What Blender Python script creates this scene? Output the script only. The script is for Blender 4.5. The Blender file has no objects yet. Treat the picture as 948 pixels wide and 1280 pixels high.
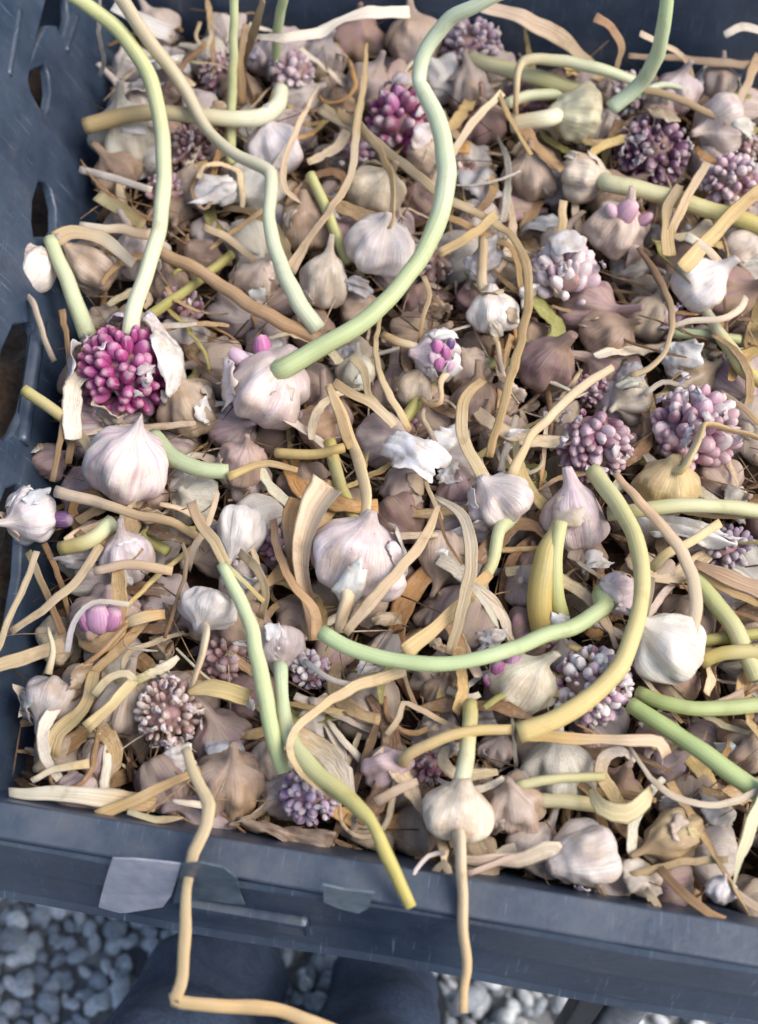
import bpy, math, random
import numpy as np
from mathutils import Vector, Matrix, noise

random.seed(7)
RNG = np.random.default_rng(7)
SC = bpy.context.scene
COL = SC.collection
rad = math.radians

# ------------------------------------------------------------------ camera
TH, PSI, RHO, FPX, DIST, SLOPE = rad(56), rad(8), rad(1.6), 1600.0, 0.76, 0.08
HZ = 0.55                                            # mean height of the heap at its middle
FWD = Vector((-math.sin(PSI)*math.cos(TH), math.cos(PSI)*math.cos(TH), -math.sin(TH)))
_R0 = Vector((math.cos(PSI), math.sin(PSI), 0)); _U0 = _R0.cross(FWD)
RT = _R0*math.cos(RHO) + _U0*math.sin(RHO)
UP = _U0*math.cos(RHO) - _R0*math.sin(RHO)
EYE = Vector((0, 0, HZ)) - FWD*DIST
cam = bpy.data.cameras.new('camera')
cam_o = bpy.data.objects.new('camera', cam); COL.objects.link(cam_o)
cam_o.matrix_world = Matrix((( RT.x, UP.x, -FWD.x, EYE.x), (RT.y, UP.y, -FWD.y, EYE.y), (RT.z, UP.z, -FWD.z, EYE.z), (0, 0, 0, 1)))
cam.sensor_fit = 'VERTICAL'; cam.sensor_height = 24; cam.sensor_width = 24*948/1280
cam.lens = 24*FPX/1280
cam.clip_start = 0.02; cam.clip_end = 300
cam.dof.use_dof = True; cam.dof.focus_distance = 0.74; cam.dof.aperture_fstop = 3.6
SC.camera = cam_o
SC.render.resolution_x, SC.render.resolution_y = 758, 1024

# ------------------------------------------------------------------ light
SUN_EL, SUN_AZ = rad(50), rad(98)                    # azimuth from +Y towards +X
world = bpy.data.worlds.new('World'); SC.world = world; world.use_nodes = True
wn = world.node_tree.nodes; wl = world.node_tree.links
sky = wn.new('ShaderNodeTexSky'); sky.sky_type = 'NISHITA'; sky.sun_disc = False
sky.sun_elevation = SUN_EL; sky.sun_rotation = SUN_AZ
sky.air_density = 1.0; sky.dust_density = 2.5; sky.ozone_density = 1.0
wl.new(sky.outputs[0], wn['Background'].inputs[0]); wn['Background'].inputs[1].default_value = 0.12
sun = bpy.data.lights.new('sun', 'SUN'); sun.energy = 1.45; sun.angle = rad(36); sun.color = (1.0, 0.965, 0.91)
sun_o = bpy.data.objects.new('sun', sun); COL.objects.link(sun_o)
sd = Vector((math.sin(SUN_AZ)*math.cos(SUN_EL), math.cos(SUN_AZ)*math.cos(SUN_EL), math.sin(SUN_EL)))
sun_o.rotation_euler = sd.to_track_quat('Z', 'Y').to_euler(); sun_o.location = (2, 2, 4)
SC.view_settings.view_transform = 'Standard'; SC.view_settings.look = 'None'
SC.view_settings.gamma = 1; SC.view_settings.use_curve_mapping = False
SC.view_settings.exposure = 1.12
SC.cycles.max_bounces = 6; SC.cycles.diffuse_bounces = 4; SC.cycles.glossy_bounces = 2
SC.cycles.transmission_bounces = 3; SC.cycles.use_denoising = True

# ------------------------------------------------------------------ pixel to place
def ray(px, py):
    return FWD + RT*((px-474)/FPX) - UP*((py-640)/FPX)

def at(px, py, h=0.0):
    """the point of the heap (a slope rising to the back) h metres above its mean surface seen at a pixel of the photograph"""
    d = ray(px, py)
    k = (HZ + h + SLOPE*EYE.y - EYE.z)/(d.z - SLOPE*d.y)
    return EYE + d*k

def atz(px, py, z):
    d = ray(px, py)
    return EYE + d*((z - EYE.z)/d.z)

def mpp(p):
    return (p - EYE).dot(FWD)/FPX                     # metres per photograph pixel at a place

def to_px(p):
    v = p - EYE; k = FPX/v.dot(FWD)
    return 474 + v.dot(RT)*k, 640 - v.dot(UP)*k

# ------------------------------------------------------------------ materials
class NT:
    def __init__(s, name):
        s.m = bpy.data.materials.new(name); s.m.use_nodes = True
        s.n = s.m.node_tree.nodes; s.l = s.m.node_tree.links; s.b = s.n['Principled BSDF']
    def new(s, t, **kw):
        o = s.n.new(t)
        for k, v in kw.items(): setattr(o, k, v)
        return o
    def link(s, a, b): s.l.new(a, b)
    def attr(s, name, typ='OBJECT'):
        return s.new('ShaderNodeAttribute', attribute_name=name, attribute_type=typ)
    def noise(s, vec, scale, detail=3, rough=.55, mscale=None):
        if mscale is not None:
            mp = s.new('ShaderNodeMapping'); mp.inputs['Scale'].default_value = mscale
            s.link(vec, mp.inputs['Vector']); vec = mp.outputs[0]
        t = s.new('ShaderNodeTexNoise'); t.inputs['Scale'].default_value = scale
        t.inputs['Detail'].default_value = detail; t.inputs['Roughness'].default_value = rough
        s.link(vec, t.inputs['Vector']); return t.outputs['Fac']
    def ramp(s, fac, a, b):
        r = s.new('ShaderNodeMapRange'); r.inputs['From Min'].default_value = a; r.inputs['From Max'].default_value = b
        r.interpolation_type = 'SMOOTHSTEP'; s.link(fac, r.inputs['Value']); return r.outputs[0]
    def math(s, op, a, b=None):
        r = s.new('ShaderNodeMath', operation=op)
        for i, v in enumerate((a, b)):
            if v is None: continue
            if isinstance(v, (int, float)): r.inputs[i].default_value = v
            else: s.link(v, r.inputs[i])
        return r.outputs[0]
    def mix(s, fac, a, b, blend='MIX'):
        r = s.new('ShaderNodeMix', data_type='RGBA', blend_type=blend)
        for sock, v in ((r.inputs[0], fac), (r.inputs[6], a), (r.inputs[7], b)):
            if isinstance(v, (int, float)): sock.default_value = v
            elif isinstance(v, tuple): sock.default_value = (*v, 1)
            else: s.link(v, sock)
        return r.outputs[2]
    def bump(s, h, dist, strength=1.0, prev=None):
        b = s.new('ShaderNodeBump'); b.inputs['Distance'].default_value = dist; b.inputs['Strength'].default_value = strength
        s.link(h, b.inputs['Height'])
        if prev is not None: s.link(prev, b.inputs['Normal'])
        return b.outputs[0]
    def done(s, color=None, rough=.5, normal=None, spec=.5):
        if color is not None:
            if isinstance(color, tuple): s.b.inputs['Base Color'].default_value = (*color, 1)
            else: s.link(color, s.b.inputs['Base Color'])
        if isinstance(rough, (int, float)): s.b.inputs['Roughness'].default_value = rough
        else: s.link(rough, s.b.inputs['Roughness'])
        s.b.inputs['Specular IOR Level'].default_value = spec
        if normal is not None: s.link(normal, s.b.inputs['Normal'])
        return s.m

def skin_mat():
    t = NT('garlic_skin')
    tint, pur, dirt, st = t.attr('tint'), t.attr('purple'), t.attr('dirt'), t.attr('st', 'GEOMETRY')
    rnd = t.new('ShaderNodeObjectInfo'); tc = t.new('ShaderNodeTexCoord')
    off = t.new('ShaderNodeVectorMath', operation='ADD'); t.link(st.outputs['Vector'], off.inputs[0]); t.link(rnd.outputs['Random'], off.inputs[1])
    ofo = t.new('ShaderNodeVectorMath', operation='ADD'); t.link(tc.outputs['Object'], ofo.inputs[0]); t.link(rnd.outputs['Random'], ofo.inputs[1])
    fine = t.noise(off.outputs[0], 1.0, 4, .65, (17, 17, 1.4))
    broad = t.noise(off.outputs[0], 1.0, 3, .5, (5, 5, 1.0))
    patch = t.noise(ofo.outputs[0], 40, 5, .62)
    speck = t.noise(ofo.outputs[0], 260, 3, .7)
    c = t.mix(t.ramp(fine, .35, .7), t.mix(1.0, tint.outputs['Color'], (.84, .78, .72), 'MULTIPLY'), tint.outputs['Color'])
    vein = t.noise(off.outputs[0], 1.0, 2, .6, (34, 34, 1.1))
    c = t.mix(t.math('MULTIPLY', t.ramp(vein, .56, .68), .38), c, t.mix(.5, c, (.42, .25, .24)))
    c = t.mix(t.math('MULTIPLY', t.ramp(vein, .44, .30), .25), c, (.80, .76, .70))
    pm = t.math('MULTIPLY', t.math('MULTIPLY', t.ramp(broad, .36, .62), t.ramp(fine, .36, .6)), pur.outputs['Fac'])
    c = t.mix(pm, c, (.40, .17, .30))
    dm = t.math('MULTIPLY', t.ramp(patch, .40, .64), t.math('ADD', t.math('MULTIPLY', dirt.outputs['Fac'], 1.05), .10))
    c = t.mix(dm, c, (.33, .215, .12))
    sm = t.math('MULTIPLY', t.ramp(speck, .62, .74), t.math('ADD', t.math('MULTIPLY', dirt.outputs['Fac'], .7), .12))
    c = t.mix(sm, c, (.19, .115, .065))
    n = t.bump(fine, .0009, .7); n = t.bump(vein, .0005, .6, n); n = t.bump(patch, .0026, .6, n); n = t.bump(speck, .0004, .6, n)
    t.b.inputs['Subsurface Weight'].default_value = .12
    t.b.inputs['Subsurface Radius'].default_value = (.004, .003, .002); t.b.inputs['Subsurface Scale'].default_value = 1
    return t.done(c, t.math('ADD', t.math('MULTIPLY', patch, .3), .30), n, .4)

def stem_mat():
    t = NT('garlic_stem')
    a, b, st, fib = t.attr('tint'), t.attr('tint_end'), t.attr('st', 'GEOMETRY'), t.attr('fibre')
    rnd = t.new('ShaderNodeObjectInfo'); tc = t.new('ShaderNodeTexCoord')
    off = t.new('ShaderNodeVectorMath', operation='ADD'); t.link(st.outputs['Vector'], off.inputs[0]); t.link(rnd.outputs['Random'], off.inputs[1])
    ofo = t.new('ShaderNodeVectorMath', operation='ADD'); t.link(tc.outputs['Object'], ofo.inputs[0]); t.link(rnd.outputs['Random'], ofo.inputs[1])
    al = t.attr('along', 'GEOMETRY')
    fine = t.noise(off.outputs[0], 1.0, 3, .6, (7, 7, .25))
    blot = t.noise(ofo.outputs[0], 60, 4, .65)
    wide = t.noise(ofo.outputs[0], 18, 2, .5)
    f = t.math('ADD', al.outputs['Fac'], t.math('MULTIPLY', t.math('SUBTRACT', wide, .5), .7))
    c = t.mix(t.ramp(f, .1, .9), a.outputs['Color'], b.outputs['Color'])
    fm = t.math('MULTIPLY', t.ramp(fine, .4, .72), t.math('ADD', t.math('MULTIPLY', fib.outputs['Fac'], .5), .16))
    c = t.mix(fm, c, t.mix(1.0, c, (.55, .42, .30), 'MULTIPLY'))
    bm = t.math('MULTIPLY', t.ramp(blot, .55, .75), t.math('ADD', t.math('MULTIPLY', fib.outputs['Fac'], .55), .16))
    c = t.mix(bm, c, (.24, .145, .065))
    lm = t.math('MULTIPLY', t.ramp(wide, .52, .72), .35)
    c = t.mix(lm, c, t.mix(.5, c, (.72, .66, .52)))
    fh = t.math('MULTIPLY', fine, t.math('ADD', t.math('MULTIPLY', fib.outputs['Fac'], 1.1), .2))
    n = t.bump(fh, .0010, .8); n = t.bump(blot, .0009, .45, n)
    return t.done(c, t.math('ADD', t.math('MULTIPLY', fib.outputs['Fac'], .2), .44), n, .36)

def clove_mat():
    t = NT('clove_skin')
    tint, st = t.attr('tint'), t.attr('st', 'GEOMETRY')
    rnd = t.new('ShaderNodeObjectInfo')
    off = t.new('ShaderNodeVectorMath', operation='ADD'); t.link(st.outputs['Vector'], off.inputs[0]); t.link(rnd.outputs['Random'], off.inputs[1])
    fine = t.noise(off.outputs[0], 1.0, 3, .6, (5, 5, .8))
    c = t.mix(t.ramp(fine, .50, .78), tint.outputs['Color'], t.mix(.35, tint.outputs['Color'], (.78, .66, .68)))
    sep = t.new('ShaderNodeSeparateXYZ'); t.link(st.outputs['Vector'], sep.inputs[0])
    c = t.mix(t.math('MULTIPLY', t.ramp(sep.outputs[2], .80, 1.0), .35), c, (.74, .62, .55))
    t.b.inputs['Subsurface Weight'].default_value = .1
    t.b.inputs['Subsurface Radius'].default_value = (.003, .001, .0015); t.b.inputs['Subsurface Scale'].default_value = 1
    return t.done(c, .46, t.bump(fine, .0009, .8), .4)

def paper_mat():
    t = NT('papery_skin')
    tint = t.attr('tint'); tc = t.new('ShaderNodeTexCoord')
    f = t.noise(tc.outputs['Object'], 90, 5, .65); v = t.noise(tc.outputs['Object'], 1, 3, .6, (400, 60, 60))
    c = t.mix(t.ramp(f, .4, .7), tint.outputs['Color'], t.mix(1.0, tint.outputs['Color'], (.72, .62, .52), 'MULTIPLY'))
    n = t.bump(v, .0008, .7); n = t.bump(f, .0016, .6, n)
    t.done(c, .42, n, .45)
    tr = t.new('ShaderNodeBsdfTranslucent'); t.link(c, tr.inputs[0])
    mx = t.new('ShaderNodeMixShader'); mx.inputs[0].default_value = .25
    t.link(t.b.outputs[0], mx.inputs[1]); t.link(tr.outputs[0], mx.inputs[2])
    t.link(mx.outputs[0], t.n['Material Output'].inputs[0])
    return t.m

def plain(name, col, rough, nscale=60, var=.35, bump=.0008, spec=.5, col2=None, mscale=None, metallic=0):
    t = NT(name); tc = t.new('ShaderNodeTexCoord')
    f = t.noise(tc.outputs['Object'], nscale, 5, .65, mscale); g = t.noise(tc.outputs['Object'], nscale*.17, 3, .6)
    c2 = col2 or tuple(x*(1-var) for x in col)
    c = t.mix(t.ramp(f, .35, .7), col, c2); c = t.mix(t.math('MULTIPLY', t.ramp(g, .4, .7), .6), c, c2)
    t.b.inputs['Metallic'].default_value = metallic
    return t.done(c, t.math('ADD', t.math('MULTIPLY', g, .25), rough-.1), t.bump(f, bump, .6), spec)

def plastic_mat():
    t = NT('crate_plastic'); tc = t.new('ShaderNodeTexCoord'); P = tc.outputs['Object']
    dust = t.noise(P, 9, 6, .7); fine = t.noise(P, 190, 4, .7)
    scr = t.noise(P, 1, 4, .7, (700, 26, 40)); scr2 = t.noise(P, 1, 4, .7, (26, 500, 160))
    c = t.mix(t.ramp(dust, .35, .72), (.018, .031, .055), (.050, .070, .100))
    c = t.mix(t.math('MULTIPLY', t.ramp(scr, .60, .72), .5), c, (.24, .30, .38))
    c = t.mix(t.math('MULTIPLY', t.ramp(scr2, .62, .74), .3), c, (.17, .21, .27))
    c = t.mix(t.math('MULTIPLY', t.ramp(fine, .62, .8), .35), c, (.17, .16, .14))
    ge = t.new('ShaderNodeNewGeometry'); sp = t.new('ShaderNodeSeparateXYZ'); t.link(ge.outputs['Normal'], sp.inputs[0])
    gr = t.noise(P, 26, 5, .7); upw = t.math('MULTIPLY', t.ramp(sp.outputs[2], .5, .95), t.ramp(gr, .25, .7))
    c = t.mix(t.math('MULTIPLY', upw, .55), c, (.125, .132, .138))
    c = t.mix(t.math('MULTIPLY', t.ramp(gr, .58, .78), .45), c, (.115, .105, .09))
    n = t.bump(fine, .0004, .5); n = t.bump(dust, .003, .4, n)
    return t.done(c, t.math('ADD', t.math('MULTIPLY', dust, .3), .24), n, .55)

def stone_mat():
    t = NT('gravel_stone'); tc = t.new('ShaderNodeTexCoord'); st = t.attr('stone', 'GEOMETRY')
    f = t.noise(tc.outputs['Object'], 260, 4, .65)
    r = t.new('ShaderNodeValToRGB'); t.link(st.outputs['Fac'], r.inputs[0])
    e = r.color_ramp.elements
    e[0].color = (.26, .285, .31, 1); e[1].color = (.74, .75, .74, 1)
    m = e.new(.5); m.color = (.48, .505, .53, 1); m2 = e.new(.75); m2.color = (.62, .63, .63, 1)
    c = t.mix(t.ramp(f, .35, .7), r.outputs[0], t.mix(1.0, r.outputs[0], (.62, .62, .62), 'MULTIPLY'))
    return t.done(c, .55, t.bump(f, .001, .6), .4)

def ground_mat():
    t = NT('gravel_bed'); tc = t.new('ShaderNodeTexCoord')
    v = t.new('ShaderNodeTexVoronoi'); v.inputs['Scale'].default_value = 48; t.link(tc.outputs['Object'], v.inputs['Vector'])
    hsv = t.new('ShaderNodeSeparateColor'); t.link(v.outputs['Color'], hsv.inputs[0])
    c = t.mix(hsv.outputs[0], (.15, .16, .17), (.40, .40, .38))
    d = t.math('SUBTRACT', 1.0, v.outputs['Distance'])
    return t.done(c, .7, t.bump(d, .01, 1.0), .3)

M_SKIN, M_STEM, M_CLOVE, M_PAPER, M_PLASTIC = skin_mat(), stem_mat(), clove_mat(), paper_mat(), plastic_mat()
M_STONE, M_GROUND = stone_mat(), ground_mat()
M_LITTER = plain('straw_litter', (.30, .20, .115), .75, 120, .6, .002, .25, (.115, .07, .04))
M_CLOTH = plain('navy_cloth', (.055, .080, .140), .62, 420, .5, .0008, .4)
M_SHOE = plain('shoe_rubber', (.010, .012, .018), .5, 90, .4, .0006)
M_METAL = plain('grey_metal', (.30, .31, .34), .42, 70, .5, .0006, .5, metallic=.4)
M_DARKMETAL = plain('dark_metal', (.022, .024, .03), .5, 70, .5, .0006)
M_LABEL = plain('label_paper', (.47, .46, .50), .4, 55, .3, .0006, .5, (.30, .32, .38))
M_SCUFF = plain('scuffed_tape', (.22, .26, .28), .4, 110, .5, .0010, .5, (.12, .15, .17))
M_TAPE = plain('worn_tape', (.13, .165, .19), .32, 75, .6, .0010, .5, (.045, .062, .085))

# ------------------------------------------------------------------ mesh helpers
def mesh(name, v, f, mat, st=None, along=None, smooth=True):
    me = bpy.data.meshes.new(name); me.from_pydata([tuple(x) for x in v], [], [tuple(x) for x in f])
    if smooth: me.polygons.foreach_set('use_smooth', [True]*len(me.polygons))
    if st is not None:
        a = me.attributes.new('st', 'FLOAT_VECTOR', 'POINT'); a.data.foreach_set('vector', np.asarray(st, float).ravel())
    if along is not None:
        a = me.attributes.new('along', 'FLOAT', 'POINT'); a.data.foreach_set('value', np.asarray(along, float).ravel())
    me.materials.append(mat); me.update(); return me

def obj(name, me, parent=None, loc=None, mat=None):
    o = bpy.data.objects.new(name, me); COL.objects.link(o)
    if parent is not None: o.parent = parent
    if mat is not None: o.matrix_local = mat
    elif loc is not None: o.location = loc
    return o

USED = {}
def tag(o, label, cat, group=None, kind=None):
    if label: o['label'] = label; USED[label] = USED.get(label, 0) + 1
    if cat: o['category'] = cat
    if group: o['group'] = group
    if kind: o['kind'] = kind
    return o

def tints(o, **kw):
    for k, v in kw.items(): o[k] = tuple(float(x) for x in v) if isinstance(v, (tuple, list)) else float(v)
    return o

def vary(c, a=.10):
    k = 1 + random.uniform(-a, a)
    return tuple(min(.85, max(.01, x*k*(1+random.uniform(-a*.35, a*.35)))) for x in c)

def catmull(P, step):
    P = [Vector(p) for p in P]
    if len(P) == 2: P = [P[0], (P[0]+P[1])/2, P[1]]
    Q = [P[0]*2-P[1]] + P + [P[-1]*2-P[-2]]
    out, par = [], []
    for i in range(1, len(Q)-2):
        p0, p1, p2, p3 = Q[i-1], Q[i], Q[i+1], Q[i+2]
        t1 = max((p1-p0).length**.5, 1e-4); t2 = t1+max((p2-p1).length**.5, 1e-4); t3 = t2+max((p3-p2).length**.5, 1e-4)
        n = max(2, int((p2-p1).length/step))
        for k in range(n):
            t = t1 + (t2-t1)*k/n
            a1 = p0*((t1-t)/t1)+p1*(t/t1); a2 = p1*((t2-t)/(t2-t1))+p2*((t-t1)/(t2-t1)); a3 = p2*((t3-t)/(t3-t2))+p3*((t-t2)/(t3-t2))
            b1 = a1*((t2-t)/t2)+a2*(t/t2); b2 = a2*((t3-t)/(t3-t1))+a3*((t-t1)/(t3-t1))
            out.append(b1*((t2-t)/(t2-t1))+b2*((t-t1)/(t2-t1))); par.append(i-1+k/n)
    out.append(P[-1]); par.append(len(P)-1)
    return out, par

def sweep(P, W, flat=1.0, twist=0.0, nsec=10, step=.004, up=None, wob=.0, fold=0.0, roll=0.0, ripple=.0, tip=None, even=False):
    """a stalk (flat = 1) or a leaf ribbon (flat small) along the points P with widths W; returns vertices, faces, st, along"""
    rs = random.Random(int(abs(P[0][0]*7919+P[0][1]*104729+P[-1][0]*31)*1e4) % 99991)
    P = [Vector(p) for p in P]; W = list(W)
    dry = flat < .95
    W = [w*(.92 if dry else 1 if even else .90) for w in W]
    fl0 = flat; flat = flat*.62 if flat < .45 else flat*.8 if dry else flat
    pts, par = catmull(P, step)
    so = rs.random()*90; wm = sum(W)/len(W); am = (.15 if dry else .07)*wm*(0 if even else 1)
    n_ = len(pts)
    for i in range(1, n_-1):
        e_ = min(1, i/4, (n_-1-i)/4); q_ = i*step/max(wm, 1e-5)
        pts[i] = pts[i] + Vector((noise.noise((so, q_*.55, 1)), noise.noise((so, q_*.55, 7)), noise.noise((so, q_*.55, 13))))*(am*e_*1.6)
    ng = rs.choice((1.0, 1.5, 2.0, 2.5)); gp = rs.random()*6; gd = rs.uniform(.12, .34)
    wid = [W[min(int(s), len(W)-1)]*(1-(s-int(s))) + W[min(int(s)+1, len(W)-1)]*(s-int(s)) for s in par]
    n = len(pts); v, st, al, f = [], [], [], []
    up = up or -FWD
    seed = rs.random()*50
    nrm = None; L = 0
    tot = sum((pts[i+1]-pts[i]).length for i in range(n-1))
    for i in range(n):
        t = (pts[min(i+1, n-1)]-pts[max(i-1, 0)]).normalized()
        if nrm is None:
            nrm = up - t*up.dot(t)
            if nrm.length < .1: nrm = RT - t*RT.dot(t)
            nrm.normalize()
        else:
            nrm = (nrm - t*nrm.dot(t)).normalized(); L += (pts[i]-pts[i-1]).length
        a = roll + twist*L/max(tot, 1e-6) + ripple*noise.noise((seed, L*22, 3.1))
        bi = t.cross(nrm); nn = nrm*math.cos(a) + bi*math.sin(a); bb = bi*math.cos(a) - nrm*math.sin(a)
        w = wid[i]/2*(1 + wob*noise.noise((seed, L*60, .3)))
        if tip:
            e = min(1, (tot-L)/(tip*tot)); w *= .12+.88*e**.7
        for k in range(nsec):
            g = 2*math.pi*k/nsec; ca, sa = math.cos(g), math.sin(g)
            h = sa*flat + fold*(abs(ca)**1.6)*1.0
            if not dry and not even: w = wid[i]/2*(1 + .09*noise.noise((so, L*16, 5)) + .05*noise.noise((so, L*70, 8)))
            rr = 1 + (0 if dry or even else .06*math.cos(2*g+so+L*14)) + (wob*.6*noise.noise((seed+9, ca*2+L*40, sa*2)) if flat > .5 else wob*.5*noise.noise((seed+4, L*90, ca*3)))
            if dry and fl0 >= .45: rr *= 1 - gd*abs(math.cos(ng*g + gp + L*9*gd))
            v.append(pts[i] + bb*(w*ca*rr) + nn*(w*h*rr)); st.append((ca, sa, L*40)); al.append(L/max(tot, 1e-6))
    for i in range(n-1):
        for k in range(nsec):
            k2 = (k+1) % nsec
            f.append((i*nsec+k, i*nsec+k2, (i+1)*nsec+k2, (i+1)*nsec+k))
    for i, c in ((0, 0), (n-1, 1)):
        m = len(v); v.append(pts[i] - (pts[min(1, n-1)]-pts[0]).normalized()*(0 if c else wid[0]*.08)); st.append((0, 0, L*40*c)); al.append(c)
        for k in range(nsec):
            k2 = (k+1) % nsec
            f.append((m, i*nsec+k2, i*nsec+k) if c == 0 else (m, i*nsec+k, i*nsec+k2))
    return v, f, st, al

PROFILE = np.array([(0, -.40), (.18, -.43), (.48, -.46), (.76, -.37), (.94, -.17), (1.0, .05), (.98, .25), (.88, .44), (.70, .60), (.47, .72), (.29, .82), (.19, .94)])
def bulb_geo(r, asp=1.0, nl=8, depth=.16, neck=.17, neck_len=.3, seed=0, squash=1.0, nu=46, point=False, bumpy=.06, straight=False):
    """a garlic bulb along +Z with its widest part at the origin: lobed by its cloves, drawn in to a neck"""
    rng = random.Random(seed); P = [tuple(p) for p in PROFILE]
    P = [(x, z) if z < .7 else (neck + (x-.19)*.9, z) for x, z in P]
    zt = P[-1][1]
    for k in range(1, 4): P.append((neck*(1-.12*k if not point else 1-.3*k), zt + neck_len*k/3))
    prof, _ = catmull([Vector((x, 0, z)) for x, z in P], .055)
    g = sorted((i + rng.uniform(-.28, .28))*2*math.pi/nl for i in range(nl)); amp = [rng.uniform(.5, 1.35) for _ in range(nl)]; siz = [rng.uniform(-.09, .13) for _ in range(nl)]; bx, by = rng.uniform(-.5, .5), rng.uniform(-.5, .5)
    v, st, al, f = [], [], [], []; o = rng.random()*80
    for j, p in enumerate(prof):
        q, z = max(p.x, 0), p.z
        wgt = max(0, min(1, q*1.3-.22)) * (1 if z < .45 else max(0, 1-(z-.45)/.45))
        for k in range(nu):
            a = 2*math.pi*k/nu + .06*math.sin(z*3+o)
            i = 0
            while i < nl-1 and g[i+1] <= a % (2*math.pi): i += 1
            if a % (2*math.pi) < g[0]: i = nl-1
            lo = g[i]; hi = g[(i+1) % nl] + (0 if i < nl-1 else 2*math.pi)
            s = ((a-lo) % (2*math.pi))/(hi-lo); s = min(max(s, 0), 1)
            b = math.sin(math.pi*s)**.48
            ed = min(s, 1-s); dd = amp[i] if s < .5 else amp[(i+1) % nl]
            rr = q*(1 - depth*dd*(1-b)*wgt + siz[i]*wgt*b)
            nz = noise.noise((math.cos(a)*1.7+o, math.sin(a)*1.7, z*1.5))*bumpy*2 + noise.noise((math.cos(a)*4+o, math.sin(a)*4, z*3))*bumpy*.7
            rr *= 1 + nz*min(1, q*1.6)
            bz = max(0, z-.55)**1.5*(0 if straight else 1); lean = bx*bz; leany = by*bz
            v.append((r*(rr*math.cos(a)+lean), r*(rr*math.sin(a)*squash+leany), r*asp*(z + .03*noise.noise((math.cos(a)*2+o, math.sin(a)*2, 7)))))
            st.append((math.cos(a), math.sin(a), z)); al.append(z)
    n = len(prof)
    for j in range(n-1):
        for k in range(nu):
            k2 = (k+1) % nu
            f.append((j*nu+k, j*nu+k2, (j+1)*nu+k2, (j+1)*nu+k))
    m = len(v); e = np.mean(np.array(v[(n-1)*nu:n*nu]), axis=0); v.append(tuple(e + np.array((0, 0, r*.03)))); st.append((0, 0, 1.3)); al.append(1)
    for k in range(nu): f.append((m, (n-1)*nu+k, (n-1)*nu+(k+1) % nu))
    return v, f, st, al, prof[-1].z*asp*r

def roots_geo(r, asp, seed=0, n=16, long=.35):
    rng = random.Random(seed); v, f, st, al = [], [], [], []
    for i in range(n):
        a = rng.random()*6.283; q = r*.26*rng.random()**.5
        p = Vector((q*math.cos(a), q*math.sin(a), -r*asp*.40)); P = [p]
        d = Vector((math.cos(a)*rng.uniform(.1, .9), math.sin(a)*rng.uniform(.1, .9), -1)).normalized()
        for k in range(3):
            d = (d + Vector((rng.uniform(-.6, .6), rng.uniform(-.6, .6), rng.uniform(-.2, .5)))).normalized(); P.append(P[-1] + d*r*long*rng.uniform(.2, .5))
        a_, b_, c_, d_ = sweep(P, [r*.05, r*.04, r*.03, r*.015], nsec=4, step=.01)
        m = len(v); v += a_; st += c_; al += d_; f += [tuple(x+m for x in q_) for q_ in b_]
    # the corky plate
    m = len(v)
    for j, (q, z) in enumerate(((.34, -.405), (.32, -.455), (.2, -.49), (.0, -.475))):
        for k in range(10):
            a = k*.6283; w = 1+.2*noise.noise((k*1.3, j, seed)); v.append(Vector((r*q*w*math.cos(a), r*q*w*math.sin(a), r*asp*z))); st.append((math.cos(a), math.sin(a), z)); al.append(.5)
    for j in range(3):
        for k in range(10): f.append((m+j*10+k, m+(j+1)*10+k, m+(j+1)*10+(k+1) % 10, m+j*10+(k+1) % 10))
    return v, f, st, al

def clove_mesh(name, fat=.62, bend=.15, nu=9):
    """a little clove, unit length along +Z, blunt below and pointed above"""
    prof = [(.0, 0), (.27, .05), (.44, .22), (.5, .48), (.45, .72), (.29, .92), (.0, 1.0)]
    v, f, st = [], [], []
    for j, (q, z) in enumerate(prof):
        for k in range(nu):
            a = 6.2832*k/nu; fl = 1 - .22*max(0, math.cos(a*1.5))
            v.append((q*fat*2*.5*fl*math.cos(a) + bend*(z-.4)**2, q*fat*fl*math.sin(a), z)); st.append((math.cos(a), math.sin(a), z))
    for j in range(len(prof)-1):
        for k in range(nu): f.append((j*nu+k, j*nu+(k+1) % nu, (j+1)*nu+(k+1) % nu, (j+1)*nu+k))
    return mesh(name, v, f, M_CLOVE, st)
CLOVES = [clove_mesh('bulbil', .78, .1), clove_mesh('bulbil', .86, .25), clove_mesh('bulbil', .70, -.2), clove_mesh('bulbil', .95, .05)]

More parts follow.
